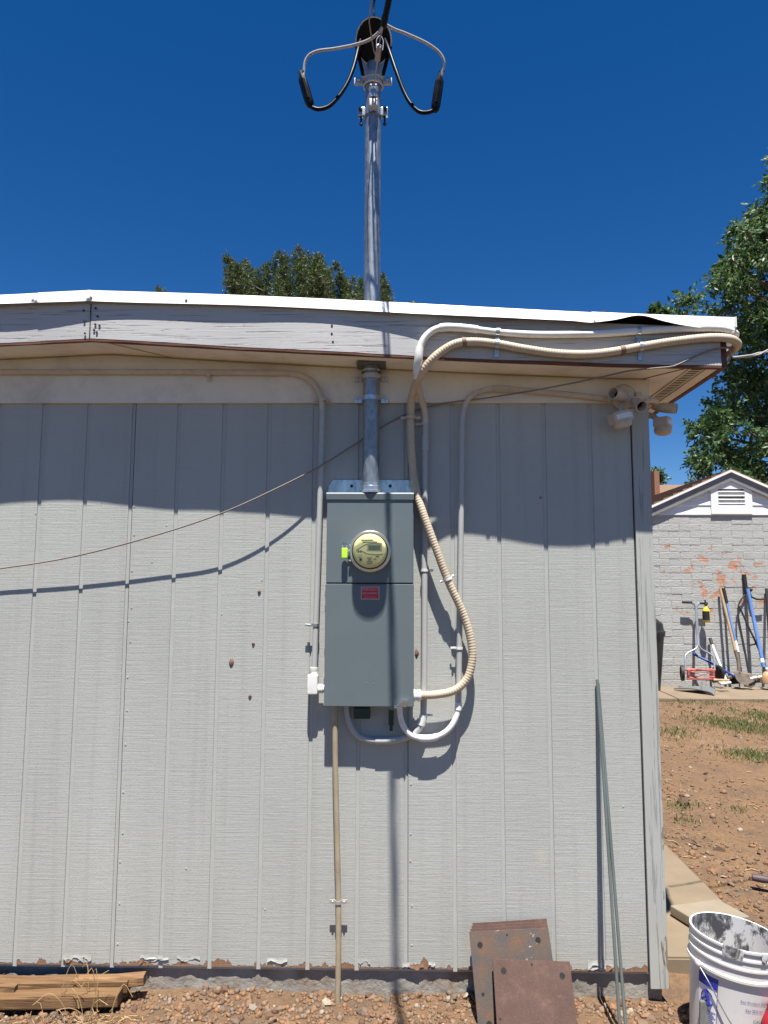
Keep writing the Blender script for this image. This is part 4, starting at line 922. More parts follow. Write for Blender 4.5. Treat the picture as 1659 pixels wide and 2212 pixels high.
# grey wedge stake standing before the bucket
wg = az(1516, 2212, .10); 
b = MB(); g0 = at(1519, 2165, -.34); b.prism([g0 + Vector((-.009, 0, 0)), g0 + Vector((.009, 0, 0)), g0 + Vector((.03, -.02, -.16)), g0 + Vector((-.03, -.02, -.16))], (0, .012, .002)); tag(b.build('wooden_stake', M['greywood'], base=g0 + Vector((0, -.02, -.16))), 'grey weathered wedge-shaped stake standing before the white bucket', 'stake')
g1 = at(1667, 2188, -.42); gg = gz(g1.x, -.42) - g1.z; b = MB(); b.lathe([(.030, gg), (.033, gg + .01), (.033, -.03), (.022, -.005), (.014, .01), (.014, .03)], g1, (0, 0, 1), 18); tag(b.build('red_bottle', M['redcloth'], base=g1 + Vector((0, 0, gg))), 'red plastic bottle at the lower right edge beside the bucket', 'bottle')

# ------------------------------------------------------------------ old lumber and dry weeds
def lum(label, p0, p1, wd, ht, roll=0, name='timber'):
    p0, p1 = Vector(p0), Vector(p1); d = p1 - p0; L = d.length; z = d.normalized(); x = Vector((0, 0, 1)).cross(z).normalized(); y = z.cross(x)
    if roll: x, y = x * math.cos(roll) + y * math.sin(roll), y * math.cos(roll) - x * math.sin(roll)
    r_ = thing(name, label, 'timber', (p0 + p1) / 2 - Vector((0, 0, ht / 2)), 'old timbers by the wall'); b = MB(); n = 26; rows = []
    cs = [(-wd / 2, -ht / 2), (wd / 2, -ht / 2), (wd / 2, ht / 2), (-wd / 2, ht / 2)]
    ch = .005; oc = [(-wd / 2 + ch, -ht / 2), (wd / 2 - ch, -ht / 2), (wd / 2, -ht / 2 + ch), (wd / 2, ht / 2 - ch), (wd / 2 - ch, ht / 2), (-wd / 2 + ch, ht / 2), (-wd / 2, ht / 2 - ch), (-wd / 2, -ht / 2 + ch)]
    ph = random.random() * 6
    for k in range(n + 1):
        c_ = p0 + z * (L * k / n) + y * .002 * math.sin(k * .5 + ph); r0 = [c_ + x * (a + .0012 * math.sin(k * .9 + j * 2 + ph)) + y * (h + .0015 * math.sin(k * .7 + j + ph)) for j, (a, h) in enumerate(oc)]; rows.append(r0 + [r0[0]])
    b.loft(rows); b.build('beam', M['lumber_dark' if 'thick' in label or 'short' in label else 'lumber'], r_, smooth=30)
    for e, s in ((rows[0], -1), (rows[-1], 1)):
        q = MB(); q.face([v + z * s * .0004 for v in e[:-1]]); q.build('cut_end', M['endgrain'], r_, smooth=0)
    return r_
A = az(-110, 2178, .03); B = az(262, 2160, .035)
lum('thick weathered timber lying lowest on the gravel, a split running along it', (-2.15, -.160, .032), (B.x - .01, -.110, .036), .066, .048)
lum('flat weathered board lying on the thick timber against the foundation', (-2.15, -.085, .050), (B.x + .005, -.050, .055), .062, .052)
T0 = at(44, 2134, -.075); T1 = at(312, 2116, -.05)
lum('clean pale timber lying on top with its dark cut end to the right', (T0.x - .06, -.078, T0.z - .003), (T1.x, -.042, T1.z), .045, .038)
T2 = at(43, 2127, -.06); lum('short timber piece at the far left, topmost of the pile', (-2.0, -.105, T2.z - .002), (T2.x + .01, -.098, T2.z + .004), .05, .036)
wd_ = thing('dry_weed', 'dry straw-coloured weed standing in front of the old timbers', 'weed', (-1.22, -.17, 0)); rr = random.Random(5)
b = MB()
for k in range(16):
    x = -1.22 + rr.gauss(0, .085); y = -.185 + rr.uniform(-.06, .06); h = rr.uniform(.04, .17); lx, ly = rr.uniform(-.09, .09), rr.uniform(-.05, .05)
    pts = [(x, y, gz(x, y) - .005), (x + lx * .3, y + ly * .3, h * .6), (x + lx * .8, y + ly * .7, h), (x + lx * 1.4, y + ly, h * rr.uniform(.6, 1.1))]
    r0 = rr.uniform(.0008, .0018); b.tube(crv(pts, .02), r0, 4)
tag(b.build('stems', M['straw'], wd_), kind='stuff')
b = MB()
for k in range(120):
    x = -1.18 + rr.gauss(0, .16); y = -.20 + rr.uniform(-.06, .05); a = rr.random() * 6.3; l = rr.uniform(.015, .05); z = gz(x, y) + rr.uniform(.004, .02)
    b.tube([(x, y, z), (x + l * math.cos(a), y + l * math.sin(a), z + rr.uniform(-.004, .012))], .0011, 3)
tag(b.build('straw_litter', M['straw'], wd_), kind='stuff')

# ------------------------------------------------------------------ painted block shed
SY = 7.2
SPK = at(1579, 1013, SY - .08); SX, SPZ = SPK.x, SPK.z; SL = .452
shed = thing('shed', 'small grey painted brick shed with white gable and brown shingle roof', 'shed', (SX, SY, .28))
def shed_mat():
    N = NT('painted_brick'); X = N.xyz()
    n1 = N.noise((1, 1, 1.4), 4.6, 5, .62, off=(1.3, .2, .7), dist=.5)
    dx = N.math('DIVIDE', N.math('SUBTRACT', X[0], 4.80), 1.05); dz = N.math('DIVIDE', N.math('SUBTRACT', X[2], 1.75), .75)
    near = N.math('MAXIMUM', N.math('SUBTRACT', 1.0, N.math('ADD', N.math('MULTIPLY', dx, dx), N.math('MULTIPLY', dz, dz))), -.6)
    k = N.ramp(N.math('MULTIPLY_ADD', near, .085, n1), [(.645, 0.), (.655, 1.)])
    c = N.mix(N.noise((1, 1, 1), 3, 4), (.37, .375, .35), (.44, .44, .415))
    c = N.mix(k, c, (.48, .26, .17))
    h = N.math('SUBTRACT', N.noise((1, 1, 2), 24, 5, .6), N.math('MULTIPLY', k, .5))
    return N.out(c, .7, 0, N.bump(h, .6, .010), **{'Specular IOR Level': .3})
M['brick'] = shed_mat(); M['mortar'] = mat('painted_mortar', (.39, .395, .37), .85, bump=.6, bs=40, bd=.006)
M['gable'] = mat('white_gable_paint', (.80, .80, .78), .55, var=.03, dirt=(.4, .36, .3), dirtamt=.15)
M['rake'] = mat('rake_shade_grey', (.20, .20, .20), .6)  # shade under the roof edge put into this grey
M['brownroof'] = mat('brown_shingles', (.19, .115, .07), .9, var=.3, vs_=30, bump=.6, bs=60, bd=.01)
zg = at(1580, 1109, SY).z; zb0 = .26
w_ = 1.85
b = MB(); b.prism([(SX - w_, SY - .0035, zb0), (SX + w_, SY - .0035, zb0), (SX + w_, SY - .0035, zg), (SX + w_ * .0 + w_, SY - .0035, zg), (SX - w_, SY - .0035, zg)][:3] + [(SX - w_, SY - .0035, zg)], (0, 5.6, 0)); b.build('wall_core', M['mortar'], shed)
q = MB(); q.box((0, 0, 0), (.2965, .03, .0965), None, 0)
bmesh.ops.bevel(q.bm, geom=[e for e in q.bm.edges if (e.verts[0].co.y + e.verts[1].co.y) < 0 and abs(e.verts[0].co.y - e.verts[1].co.y) < 1e-4], offset=.004, segments=1, affect='EDGES')
proto = q.build('brick', M['brick'], shed, smooth=0, fix=False)
bme = proto.data
for v in bme.vertices: v.co = v.co + wl(shed)
first = True; r3 = random.Random(9); nb_ = 0
for row in range(25):
    z = zb0 + .05 + row * .1005
    if z + .045 > zg: break
    for k in range(-7, 8):
        x = SX + (k + (.5 if row % 2 else 0)) * .30
        if x - .15 < SX - w_ + .0 or x + .15 > SX + w_: continue
        o = proto if first else proto.copy()
        if not first: COL.objects.link(o)
        first = False; nb_ += 1
        o.location = Vector((x, SY + .0062 + r3.uniform(-.0025, .0025), z)) - wl(shed); o.rotation_euler = (r3.gauss(0, .008), 0, r3.gauss(0, .004))
        if nb_ == 1:
            for v in bme.vertices: v.co = v.co
# brick mesh was built in world space around the origin, undo the root shift
# gable boards
zt = SPZ - .06; rowsz = list(np.arange(zg, zt, .118)); 
for z in rowsz:
    z2 = min(z + .122, zt); hw = lambda zz: max(.01, (zt - zz) / SL)
    b = MB(); b.prism([(SX - hw(z), SY - .016, z), (SX + hw(z), SY - .016, z), (SX + hw(z2), SY + .0, z2), (SX - hw(z2), SY + .0, z2)], (0, .02, 0)); b.build('gable_board', M['gable'], shed)
b = MB(); b.box((SX, SY - .006, zg - .012), (2 * w_, .03, .024)); b.build('gable_sill', M['gable'], shed)
# roof slopes with stepped shingle courses
def slope(sg):
    b = MB(); n = 16; ww = 2.25 / n
    for k in range(n):
        x0, x1 = ww * k, ww * (k + 1); z0 = SPZ - SL * x0; z1 = SPZ - SL * x1
        b.prism([(SX + sg * x0, SY - .075, z0 - .004), (SX + sg * x1, SY - .075, z1 + .022), (SX + sg * x1, SY - .075, z1 - .01), (SX + sg * x0, SY - .075, z0 - .03)], (0, 6.2, 0))
    return b.build('roof_slope', M['brownroof'], shed, smooth=0)
slope(-1); slope(1)
for sg in (-1, 1):
    b = MB(); L = 2.2; b.prism([(SX, SY - .062, SPZ - .03), (SX + sg * L, SY - .062, SPZ - .03 - SL * L), (SX + sg * L, SY - .062, SPZ - .17 - SL * L), (SX, SY - .062, SPZ - .17)], (0, .03, 0)); b.build('rake_shade_board', M['rake'], shed, smooth=0)  # dark board standing for the shadow band below the roof edge
    b = MB(); b.prism([(SX, SY - .09, SPZ - .012), (SX + sg * L, SY - .09, SPZ - .012 - SL * L), (SX + sg * L, SY - .09, SPZ - .045 - SL * L), (SX, SY - .09, SPZ - .045)], (0, .028, 0)); b.build('roof_edge', M['gable'], shed, smooth=0)
    b = MB(); b.prism([(SX, SY - .034, SPZ - .06), (SX + sg * L, SY - .034, SPZ - .06 - SL * L), (SX + sg * L, SY - .034, SPZ - .075 - SL * L), (SX, SY - .034, SPZ - .075)], (0, .05, 0)); b.build('rake_soffit', M['rake'], shed, smooth=0)
# gable vent with louvres
v0 = at(1538, 1110, SY - .05); v1 = at(1624, 1047, SY - .05); o0 = at(1553, 1090, SY - .05); o1 = at(1609, 1056, SY - .05)
vt = MB(); yv = SY - .04
def fr4(X0, X1, Z0, Z1, x0, x1, z0, z1, y, th, bb):
    bb.prism([(X0, y, Z0), (x0, y, z0), (x0, y, z1), (X0, y, Z1)], (0, th, 0)); bb.prism([(X1, y, Z0), (x1, y, z0), (x1, y, z1), (X1, y, Z1)], (0, th, 0))
    bb.prism([(X0, y, Z0), (X1, y, Z0), (x1, y, z0), (x0, y, z0)], (0, th, 0)); bb.prism([(X0, y, Z1), (X1, y, Z1), (x1, y, z1), (x0, y, z1)], (0, th, 0))
fr4(v0.x, v1.x, v0.z, v1.z, o0.x, o1.x, o0.z, o1.z, yv, .05, vt); vm = (v0.x + v1.x) / 2
vt.prism([(vm - .12, yv - .001, v1.z - .003)] + [(vm + .12 * math.cos(a), yv - .001, v1.z + .05 * math.sin(a) ** .7) for a in np.linspace(math.pi * .98, .06, 12)] + [(vm + .12, yv - .001, v1.z - .003)], (0, .045, 0))
vf = vt.build('gable_vent', M['gable'], shed, smooth=0)
b = MB(); b.box((vm, SY - .004, (o0.z + o1.z) / 2), (o1.x - o0.x + .02, .004, o1.z - o0.z + .02)); b.build('vent_void', M['dark'], vf)
for k in range(4):
    z = o0.z + (o1.z - o0.z) * (k + .42) / 4; b = MB(); b.box((vm, SY - .03, z), (o1.x - o0.x, .036, .007), Matrix.Rotation(R(32), 3, 'X')); b.build('louvre', M['gable'], vf)

# ------------------------------------------------------------------ tools leaning on the shed
M['woodh'] = mat('tool_wood', (.40, .27, .15), .6, var=.15); M['blueh'] = mat('blue_handle', (.11, .22, .50), .4, var=.1); M['blued'] = mat('dark_blue_handle', (.015, .06, .30), .4)
M['mowred'] = mat('faded_red_mower', (.42, .11, .09), .6, var=.2); M['steelgrey'] = mat('mower_tube', (.30, .33, .37), .4, .4); M['rustblade'] = rust('shovel_blade', (.09, .07, .055), (.15, .115, .09), (.20, .15, .11), .0)
M['yellow'] = mat('yellow_plastic', (.75, .52, .02), .4); M['rakegrey'] = mat('rake_grey', (.12, .125, .13), .5); M['binblack'] = mat('bin_plastic', (.014, .014, .015), .42)
M['peach'] = mat('tan_jug', (.48, .30, .15), .5); M['whitep'] = mat('white_handle', (.72, .72, .70), .45)
def T(cx, cy, Y): return at(1417 + cx * .1458, 1227 + cy * .1458, Y)
def U_(cx, cy, Y): return at(1546.6 + cx * .12105, 1227 + cy * .12105, Y)
GZ = .29
p = at(1434, 1368, 6.75); tb = thing('trash_can', 'black lidded trash can half hidden behind the house corner', 'trash can', (p.x - .29, 6.75, GZ))
b = MB(); zr = p.z; b.lathe([(.215, GZ), (.285, zr - .03), (.30, zr - .03), (.30, zr)], (p.x - .30, 6.75, 0), (0, 0, 1), 28); b.build('bin', M['binblack'], tb)
b = MB(); b.lathe([(.305, zr), (.305, zr + .03), (.285, zr + .05), (.275, zr + .13), (.20, zr + .20), (0, zr + .23)], (p.x - .30, 6.75, 0), (0, 0, 1), 28); b.build('lid', M['binblack'], tb)
# reel mower
mw_ = thing('reel_mower', 'old red push reel mower with grey tube handle against the shed', 'reel mower', T(640, 1640, 6.85))
for L_, g in (([(530, 512, 7.10), (560, 525, 7.10), (585, 575, 7.10), (592, 700, 7.08), (612, 1000, 7.02), (622, 1150, 6.98), (600, 1190, 6.97), (480, 1255, 6.95), (438, 1290, 6.93), (432, 1380, 6.90), (435, 1520, 6.86)], [(390, 505, 7.10), (530, 512, 7.10)]), ([(645, 522, 7.10), (622, 535, 7.10), (606, 580, 7.10), (608, 700, 7.08), (628, 1000, 7.02), (640, 1150, 6.98), (665, 1195, 6.97), (790, 1265, 6.95), (850, 1305, 6.93), (862, 1400, 6.90), (872, 1520, 6.86)], [(645, 522, 7.10), (765, 522, 7.10)])):
    b = MB(); b.tube(crv([T(*q_) for q_ in L_], .04), .013, 10); b.build('handle_tube', M['steelgrey'], mw_); b = MB(); b.tube([T(*q_) for q_ in g], .018, 10); b.build('grip', M['blackmatte'], mw_)
for cx in (390, 925):
    c = T(cx, 1555, 6.85); wr_ = .105; b = MB(); b.lathe([(wr_ * .8, -.022), (wr_, -.018), (wr_, .018), (wr_ * .8, .022)], c, (1, -.25 if cx < 600 else .3, 0), 26, cap0=False, cap1=False); wl_ = b.build('wheel', M['blackmatte'], mw_)
    b = MB(); b.lathe([(wr_ * .8, -.012), (wr_ * .8, .012), (.02, .018)], c, (1, -.25 if cx < 600 else .3, 0), 20); b.build('hub', M['blackmatte'], wl_)
c0_, c1_ = T(440, 1570, 6.85), T(870, 1570, 6.85)
b = MB(); b.tube([c0_ + Vector((0, 0, .055)), c1_ + Vector((0, 0, .055))], .014, 8); b.bar(c0_ + Vector((0, -.05, -.06)), c1_ + Vector((0, -.05, -.06)), .05, .012); b.bar(T(480, 1515, 6.84), T(480, 1640, 6.84), .03, .03); b.bar(T(850, 1515, 6.84), T(850, 1640, 6.84), .03, .03); b.build('frame', M['mowred'], mw_)
for k in range(5):
    a0 = k * 2 * math.pi / 5; b = MB(); rows = [[], []]
    for j in range(13):
        a = a0 + j / 12 * 1.3; cc = c0_.lerp(c1_, .06 + .88 * j / 12); d_ = Vector((0, math.cos(a), math.sin(a))); rows[0].append(cc + d_ * .075); rows[1].append(cc + d_ * .055)
    b.loft(rows); o = b.build('reel_blade', M['mowred'], mw_); md = o.modifiers.new('s', 'SOLIDIFY'); md.thickness = .006
# yellow hose-end sprayer hanging on the grip
yb = thing('sprayer_bottle', 'yellow sprayer bottle with dark label hanging from the mower grip', 'bottle', T(745, 800, 7.06))
c = T(745, 700, 7.06); s_ = T(795, 700, 7.06).x - c.x; zt_ = T(745, 590, 7.06).z; zb_ = T(745, 800, 7.06).z
b = MB(); b.lathe([(s_ * .9, zb_), (s_ * 1.02, zb_ + .008), (s_ * 1.02, zt_ - .03), (s_ * .55, zt_), (s_ * .35, zt_ + .012), (s_ * .35, zt_ + .04)], (c.x, c.y, 0), (0, 0, 1), 22); b.build('bottle', M['yellow'], yb)
b = MB(); b.lathe([(s_ * 1.04, zb_ + .03), (s_ * 1.04, zt_ - .045)], (c.x - .003, c.y - .002, 0), (0, 0, 1), 22); b.build('label_wrap', M['blackmatte'], yb)
b = MB(); b.lathe([(s_ * .4, zt_ + .03), (s_ * .5, zt_ + .05), (s_ * .3, zt_ + .07)], (c.x, c.y, 0), (0, 0, 1), 14); b.tube([(c.x, c.y, zt_ + .05), (c.x - .01, c.y, zt_ + .11)], .012, 8); b.build('spray_head', M['blackmatte'], yb)
def tool(name, label, cat, segs, base):
    r_ = thing(name, label, cat, base)
    for nm, pts, rad, mt_ in segs:
        b = MB(); b.tube(crv(pts, .05), rad, 10); b.build(nm, M[mt_], r_)
    return r_
tool('hoe', 'white-handled tool with black grip leaning behind the mower wheel', 'garden tool', [('grip', [T(800, 1040, 7.15), T(832, 1135, 7.10)], .022, 'blackmatte'), ('handle', [T(832, 1135, 7.10), T(1035, 1650, 6.80)], .016, 'whitep')], T(1035, 1650, 6.8))
sh = tool('shovel', 'wood-handled digging shovel with rusty blade leaning on the shed', 'shovel', [('handle', [U_(75, 370, 7.14), U_(350, 1490, 6.90)], .019, 'woodh'), ('socket', [U_(345, 1470, 6.90), U_(400, 1650, 6.86), U_(412, 1760, 6.84), U_(405, 1880, 6.81)], .026, 'rustblade')], U_(500, 2090, 6.72))
b = MB(); rows = []
for v in np.linspace(0, 1, 8):
    wv = .5 if v < .6 else .5 * math.sqrt(max(.0, 1 - ((v - .6) / .42) ** 2)); row = []
    for u in np.linspace(-1, 1, 9):
        cpt = U_(300 + 150 + (v * 110), 1850 + v * 265, 6.80 - v * .08); row.append(cpt + Vector((u * wv * .25, .03 * (1 - u * u) - .02, -.02 * u)))
    rows.append(row)
b.loft(rows); o = b.build('blade', M['rustblade'], sh); md = o.modifiers.new('s', 'SOLIDIFY'); md.thickness = .004
tool('spade', 'blue-handled tool with black grip just right of the wooden shovel handle', 'garden tool', [('grip', [U_(130, 360, 7.16), U_(190, 620, 7.13)], .025, 'blackmatte'), ('handle', [U_(190, 620, 7.13), U_(350, 1300, 6.98)], .017, 'blueh'), ('sticker', [U_(350, 1300, 6.98), U_(395, 1500, 6.94)], .0185, 'whitep'), ('shaft', [U_(395, 1500, 6.94), U_(470, 2000, 6.82)], .015, 'blackmatte')], U_(470, 2000, 6.82))
lt = tool('long_shovel', 'thick bright blue handled shovel second from the right edge', 'shovel', [('handle', [U_(565, 370, 7.12), U_(640, 750, 7.06), U_(820, 1620, 6.88)], .025, 'blueh'), ('sticker', [U_(820, 1620, 6.88), U_(832, 1690, 6.86)], .0265, 'whitep'), ('collar', [U_(832, 1690, 6.86), U_(850, 1770, 6.85)], .026, 'blueh'), ('socket', [U_(850, 1770, 6.85), U_(875, 1920, 6.82)], .018, 'blackmatte')], U_(880, 1990, 6.8))
tool('cutter_and_shadows', 'black curved garden tool with hooked arm, cast shadows built into its outline', 'garden tool', [('blade_handle', [U_(500, 115, 7.17), U_(525, 300, 7.16), U_(545, 460, 7.15)], .028, 'blackmatte'), ('hook', [U_(590, 400, 7.15), U_(640, 520, 7.12), U_(720, 555, 7.10), U_(800, 560, 7.10), U_(865, 545, 7.10)], .014, 'blackmatte'), ('pivot', [U_(580, 380, 7.15), U_(640, 395, 7.15)], .024, 'blackmatte'), ('bow', [U_(530, 470, 7.15), U_(450, 560, 7.14), U_(400, 680, 7.13), U_(395, 820, 7.12), U_(440, 1080, 7.08), U_(520, 1480, 7.0), U_(560, 1720, 6.95), U_(600, 1950, 6.9)], .011, 'blackmatte'), ('brace', [U_(415, 680, 7.13), U_(540, 960, 7.08), U_(720, 1350, 7.0), U_(880, 1740, 6.93)], .013, 'blackmatte'), ('peg', [U_(600, 1375, 7.0), U_(725, 1348, 7.0)], .014, 'blackmatte')], U_(600, 1950, 6.9))  # black tubes trace the tool together with shadows on the wall
tool('tool_shadow_bar', 'dark upright bar standing for the shadow of an unseen tool at the right edge', 'garden tool', [('handle', [U_(900, 365, 7.15), U_(945, 1100, 7.02), U_(985, 1990, 6.85)], .020, 'blackmatte')], U_(985, 1990, 6.85))  # dark bar modelled for the cast shadow of a tool out of view
tool('blue_pole', 'dark blue pole lying slanted behind the mower', 'pole', [('pole', [T(560, 1275, 7.10), T(850, 1425, 6.98), T(1150, 1600, 6.90)], .016, 'blued'), ('end_cap', [T(545, 1262, 7.10), T(590, 1290, 7.09)], .024, 'blued')], T(1150, 1600, 6.9))
# leaf rake lying on the walk
lr = thing('leaf_rake', 'dark grey fan rake lying flat on the walk below the mower', 'rake', T(600, 1740, 6.5))
r0_ = T(255, 1690, 6.62)
for k in range(22):
    u = k / 21; e_ = T(845 - 15 * u, 1655 + 160 * u, 6.66 - .42 * u); e_.z = GZ + .02; s0 = r0_.copy(); s0.z = GZ + .03
    b = MB(); b.tube(crv([s0 + (e_ - s0) * .02, s0.lerp(e_, .5) + Vector((0, 0, .03)), e_ + Vector((0, 0, .01)), e_ + Vector((.01, -.03, -.012))], .06), .009, 5); b.build('tine', M['rakegrey'], lr)
b = MB(); b.tube([s0.lerp(T(845, 1655, 6.66), .72) * 1.0 + Vector((0, 0, .0)), s0.lerp(T(830, 1815, 6.26), .72)], .010, 6); b.build('crossbar', M['rakegrey'], lr)
for (nm, a, c_, mt_, lb2) in (('stick', (850, 1660, 6.62), (1085, 1665, 6.60), 'woodh', 'bare wooden stick lying between the rake and the shovel'), ('stick', (925, 1700, 6.55), (1020, 1692, 6.55), 'woodh', 'short pale stick lying nearest the rake tines'), ('stick', (955, 1718, 6.5), (1105, 1695, 6.52), 'whitep', 'white stick lying just left of the shovel blade'), ('stick', (1395, 1640, 6.7), (1495, 1615, 6.7), 'whitep', 'white stick lying right of the shovel blade'), ('stick', (1510, 1620, 6.7), (1565, 1605, 6.7), 'whitep', 'small white stick beside the tan jug')):
    b = MB(); b.tube([T(*a), T(*c_)], .017, 8); tag(b.build(nm, M[mt_], base=T(*a)), lb2, 'stick')
jg = thing('jug', 'tan plastic jug on the ground at the right edge below the blue shovel', 'jug', T(1650, 1670, 6.7)); c = T(1655, 1640, 6.72)
b = MB(); b.lathe([(.065, -.06), (.075, -.05), (.075, .03), (.05, .08), (.025, .10), (.025, .12)], c, (0, -.1, 1), 18); b.build('body', M['peach'], jg); b = MB(); b.lathe([(.028, .115), (.028, .14)], c, (0, -.1, 1), 14); b.build('cap', M['whitep'], jg)
cb2 = thing('scrap_heap', 'dark clutter of scrap lying behind the shovel blade', 'scrap', T(1100, 1680, 6.75)); rr = random.Random(4)
for k in range(16):
    p = T(rr.uniform(880, 1660), 1650 + rr.uniform(-15, 20), 7.02); b = MB(); b.box(p, (rr.uniform(.06, .22), .06, rr.uniform(.03, .09)), Matrix.Rotation(rr.uniform(-.6, .6), 3, 'Y') @ Matrix.Rotation(rr.uniform(-1, 1), 3, 'Z'), .01); b.build('scrap_piece', M['blackmatte' if k % 3 else 'rustblade'], cb2)
# brown pipe offcut in the yard
p0 = az(1625, 1895, .07); b = MB(); b.tube(crv([p0, p0 + Vector((.09, -.03, -.004)), p0 + Vector((.26, -.09, .0))], .02), [.017 + .004 * math.sin(i * .9) for i in range(len(crv([p0, p0 + Vector((.09, -.03, -.004)), p0 + Vector((.26, -.09, .0))], .02)))], 12)
tag(b.build('log', M['purple'], base=p0), 'dark brown stick lying on the dirt at the right edge', 'log')

# ------------------------------------------------------------------ neighbouring house behind
nh = thing('neighbour_house', 'distant brown-roofed house with brick chimney glimpsed beside the corner', 'house', at(1440, 1100, 20))
M['chim'] = mat('chimney_brick', (.26, .13, .08), .85, var=.2, vs_=20)
c = at(1413, 1042, 19.5); zt_ = at(1413, 1020, 19.5).z; b = MB(); b.box((c.x, 19.5, zt_ - 1), (.16, .5, 2.0)); b.build('chimney', M['chim'], nh)
ra = at(1418, 1035, 20); rb_ = at(1500, 1038, 20)
b = MB(); b.prism([(ra.x - 3, 19, ra.z - 1.3), (ra.x - 3, 22, ra.z + .1), (ra.x - 3, 25, ra.z - 1.3)], (8, 0, 0)); b.build('roof', M['brownroof'], nh, smooth=0)
b = MB(); b.box((ra.x + 1, 22, (ra.z - 1.3) / 2 + .1), (7.6, 5.4, ra.z - 1.5)); b.build('wall', M['gable'], nh)

# ------------------------------------------------------------------ foliage
def leaf_mat(name, cols, trans=.35):
    N = NT(name); rnd_ = N.n('ShaderNodeNewGeometry').outputs['Random Per Island']
    c = N.ramp(rnd_, [(k / (len(cols) - 1), c_) for k, c_ in enumerate(cols)])
    d = N.n('ShaderNodeBsdfTranslucent'); N.l(c, d.inputs['Color']); mx_ = N.n('ShaderNodeMixShader'); mx_.inputs[0].default_value = trans
    N.out(c, .45, 0, None, **{'Specular IOR Level': .5}); o = N.t.nodes['Material Output']
    N.l(N.b.outputs[0], mx_.inputs[1]); N.l(d.outputs[0], mx_.inputs[2]); N.l(mx_.outputs[0], o.inputs['Surface']); return N.m
M['ash'] = leaf_mat('ash_leaves', [(.022, .055, .018), (.045, .10, .027), (.085, .16, .045), (.18, .26, .10)])
M['pine'] = leaf_mat('pine_needles', [(.045, .07, .02), (.085, .12, .03), (.13, .17, .045)], .25)
M['pinebark'] = mat('pine_bark', (.045, .035, .028), .9)
M['bark'] = mat('bark', (.14, .10, .075), .9, var=.3, stretch=(1, 1, .3), bump=.6, bs=30, bd=.01)
def mesh_np(name, verts, faces, mt, parent, off):
    me_ = bpy.data.meshes.new(name); V = np.asarray(verts, dtype=np.float32) - np.array(off, dtype=np.float32); Fc = np.asarray(faces, dtype=np.int32); k = Fc.shape[1]
    me_.vertices.add(len(V)); me_.vertices.foreach_set('co', V.ravel()); me_.loops.add(Fc.size); me_.loops.foreach_set('vertex_index', Fc.ravel())
    me_.polygons.add(len(Fc)); me_.polygons.foreach_set('loop_start', np.arange(0, Fc.size, k, dtype=np.int32)); me_.polygons.foreach_set('loop_total', np.full(len(Fc), k, dtype=np.int32))
    me_.update(); me_.validate(); me_.materials.append(mt); o = bpy.data.objects.new(name, me_); COL.objects.link(o); o.parent = parent; return o
rg = np.random.default_rng(11)
def unit(n):
    v = rg.normal(size=(n, 3)); return v / np.linalg.norm(v, axis=1, keepdims=True)
def leaves(C, D, L, Wd, fold=.25):                      # diamond leaflets from base C along D
    n = len(C); side = np.cross(D, unit(n)); side /= np.linalg.norm(side, axis=1, keepdims=True) + 1e-9; nr = np.cross(side, D)
    L = L[:, None]; Wd = Wd[:, None]
    a = C; b_ = C + D * L * .45 + side * Wd + nr * Wd * fold; c_ = C + D * L; d_ = C + D * L * .45 - side * Wd + nr * Wd * fold
    V = np.stack([a, b_, c_, d_], 1).reshape(-1, 3); i = np.arange(n)[:, None] * 4
    return V, np.concatenate([i + [0, 1, 2], i + [0, 2, 3]], 0)

# broad leafy tree on the right
TY = 11.0
ash = thing('ash_tree', 'tall dark green leafy tree rising behind the shed at the right', 'tree', (8.4, TY, .2))
edge = [(330, 1655), (360, 1635), (400, 1600), (440, 1592), (470, 1572), (510, 1560), (545, 1520), (580, 1470), (605, 1470), (640, 1490), (680, 1520), (740, 1535), (790, 1560), (840, 1520), (870, 1478), (910, 1500), (950, 1495), (975, 1468), (1010, 1480), (1050, 1500)]
ez = [(at(1600, y, TY).z, at(x, y, TY).x) for y, x in edge]; ezz = [e[0] for e in ez][::-1]; exx = [e[1] for e in ez][::-1]
b = MB(); b.tube(crv([(8.4, TY, .0), (8.35, TY, 1.6), (8.5, TY, 3.2), (8.4, TY, 6.2), (8.9, TY, 10.2)], .3), [max(.05, .26 - .011 * i) for i in range(len(crv([(8.4, TY, .0), (8.35, TY, 1.6), (8.5, TY, 3.2), (8.4, TY, 6.2), (8.9, TY, 10.2)], .3)))], 12); b.build('trunk', M['bark'], ash)
cl = []; tries = 0
while len(cl) < 620 and tries < 40000:
    tries += 1; z = rg.uniform(ezz[0] - .2, 12.2); x = rg.uniform(5.2, 11.8); y = TY + rg.uniform(-2.2, 2.4)
    xl = np.interp(z, ezz, exx) if z < ezz[-1] else exx[-1] + (z - ezz[-1]) * .45
    dep = abs(y - TY) / 2.4; xl2 = xl + .22 + dep ** 2 * 1.0
    xr = 11.6 - (max(0, z - 9) * .6) - dep
    if x < xl2 or x > xr: continue
    if x > xl2 + 1.3 and rg.random() < .45: continue
    cl.append((x, y, z))
limbs = MB()
for k in range(150):
    c = Vector(cl[k]); s0 = Vector((8.42, TY, min(9.5, max(1.8, c.z - rg.uniform(.6, 1.6))))); m_ = s0.lerp(c, .5) + Vector((0, 0, rg.uniform(-.1, .25)))
    limbs.tube(crv([s0, m_, c], .25), [.045 * (1 - i / 12) + .008 for i in range(len(crv([s0, m_, c], .25)))], 5, caps=False)
tag(limbs.build('limbs', M['bark'], ash), kind='stuff')
Cs, Ds, Ls = [], [], []
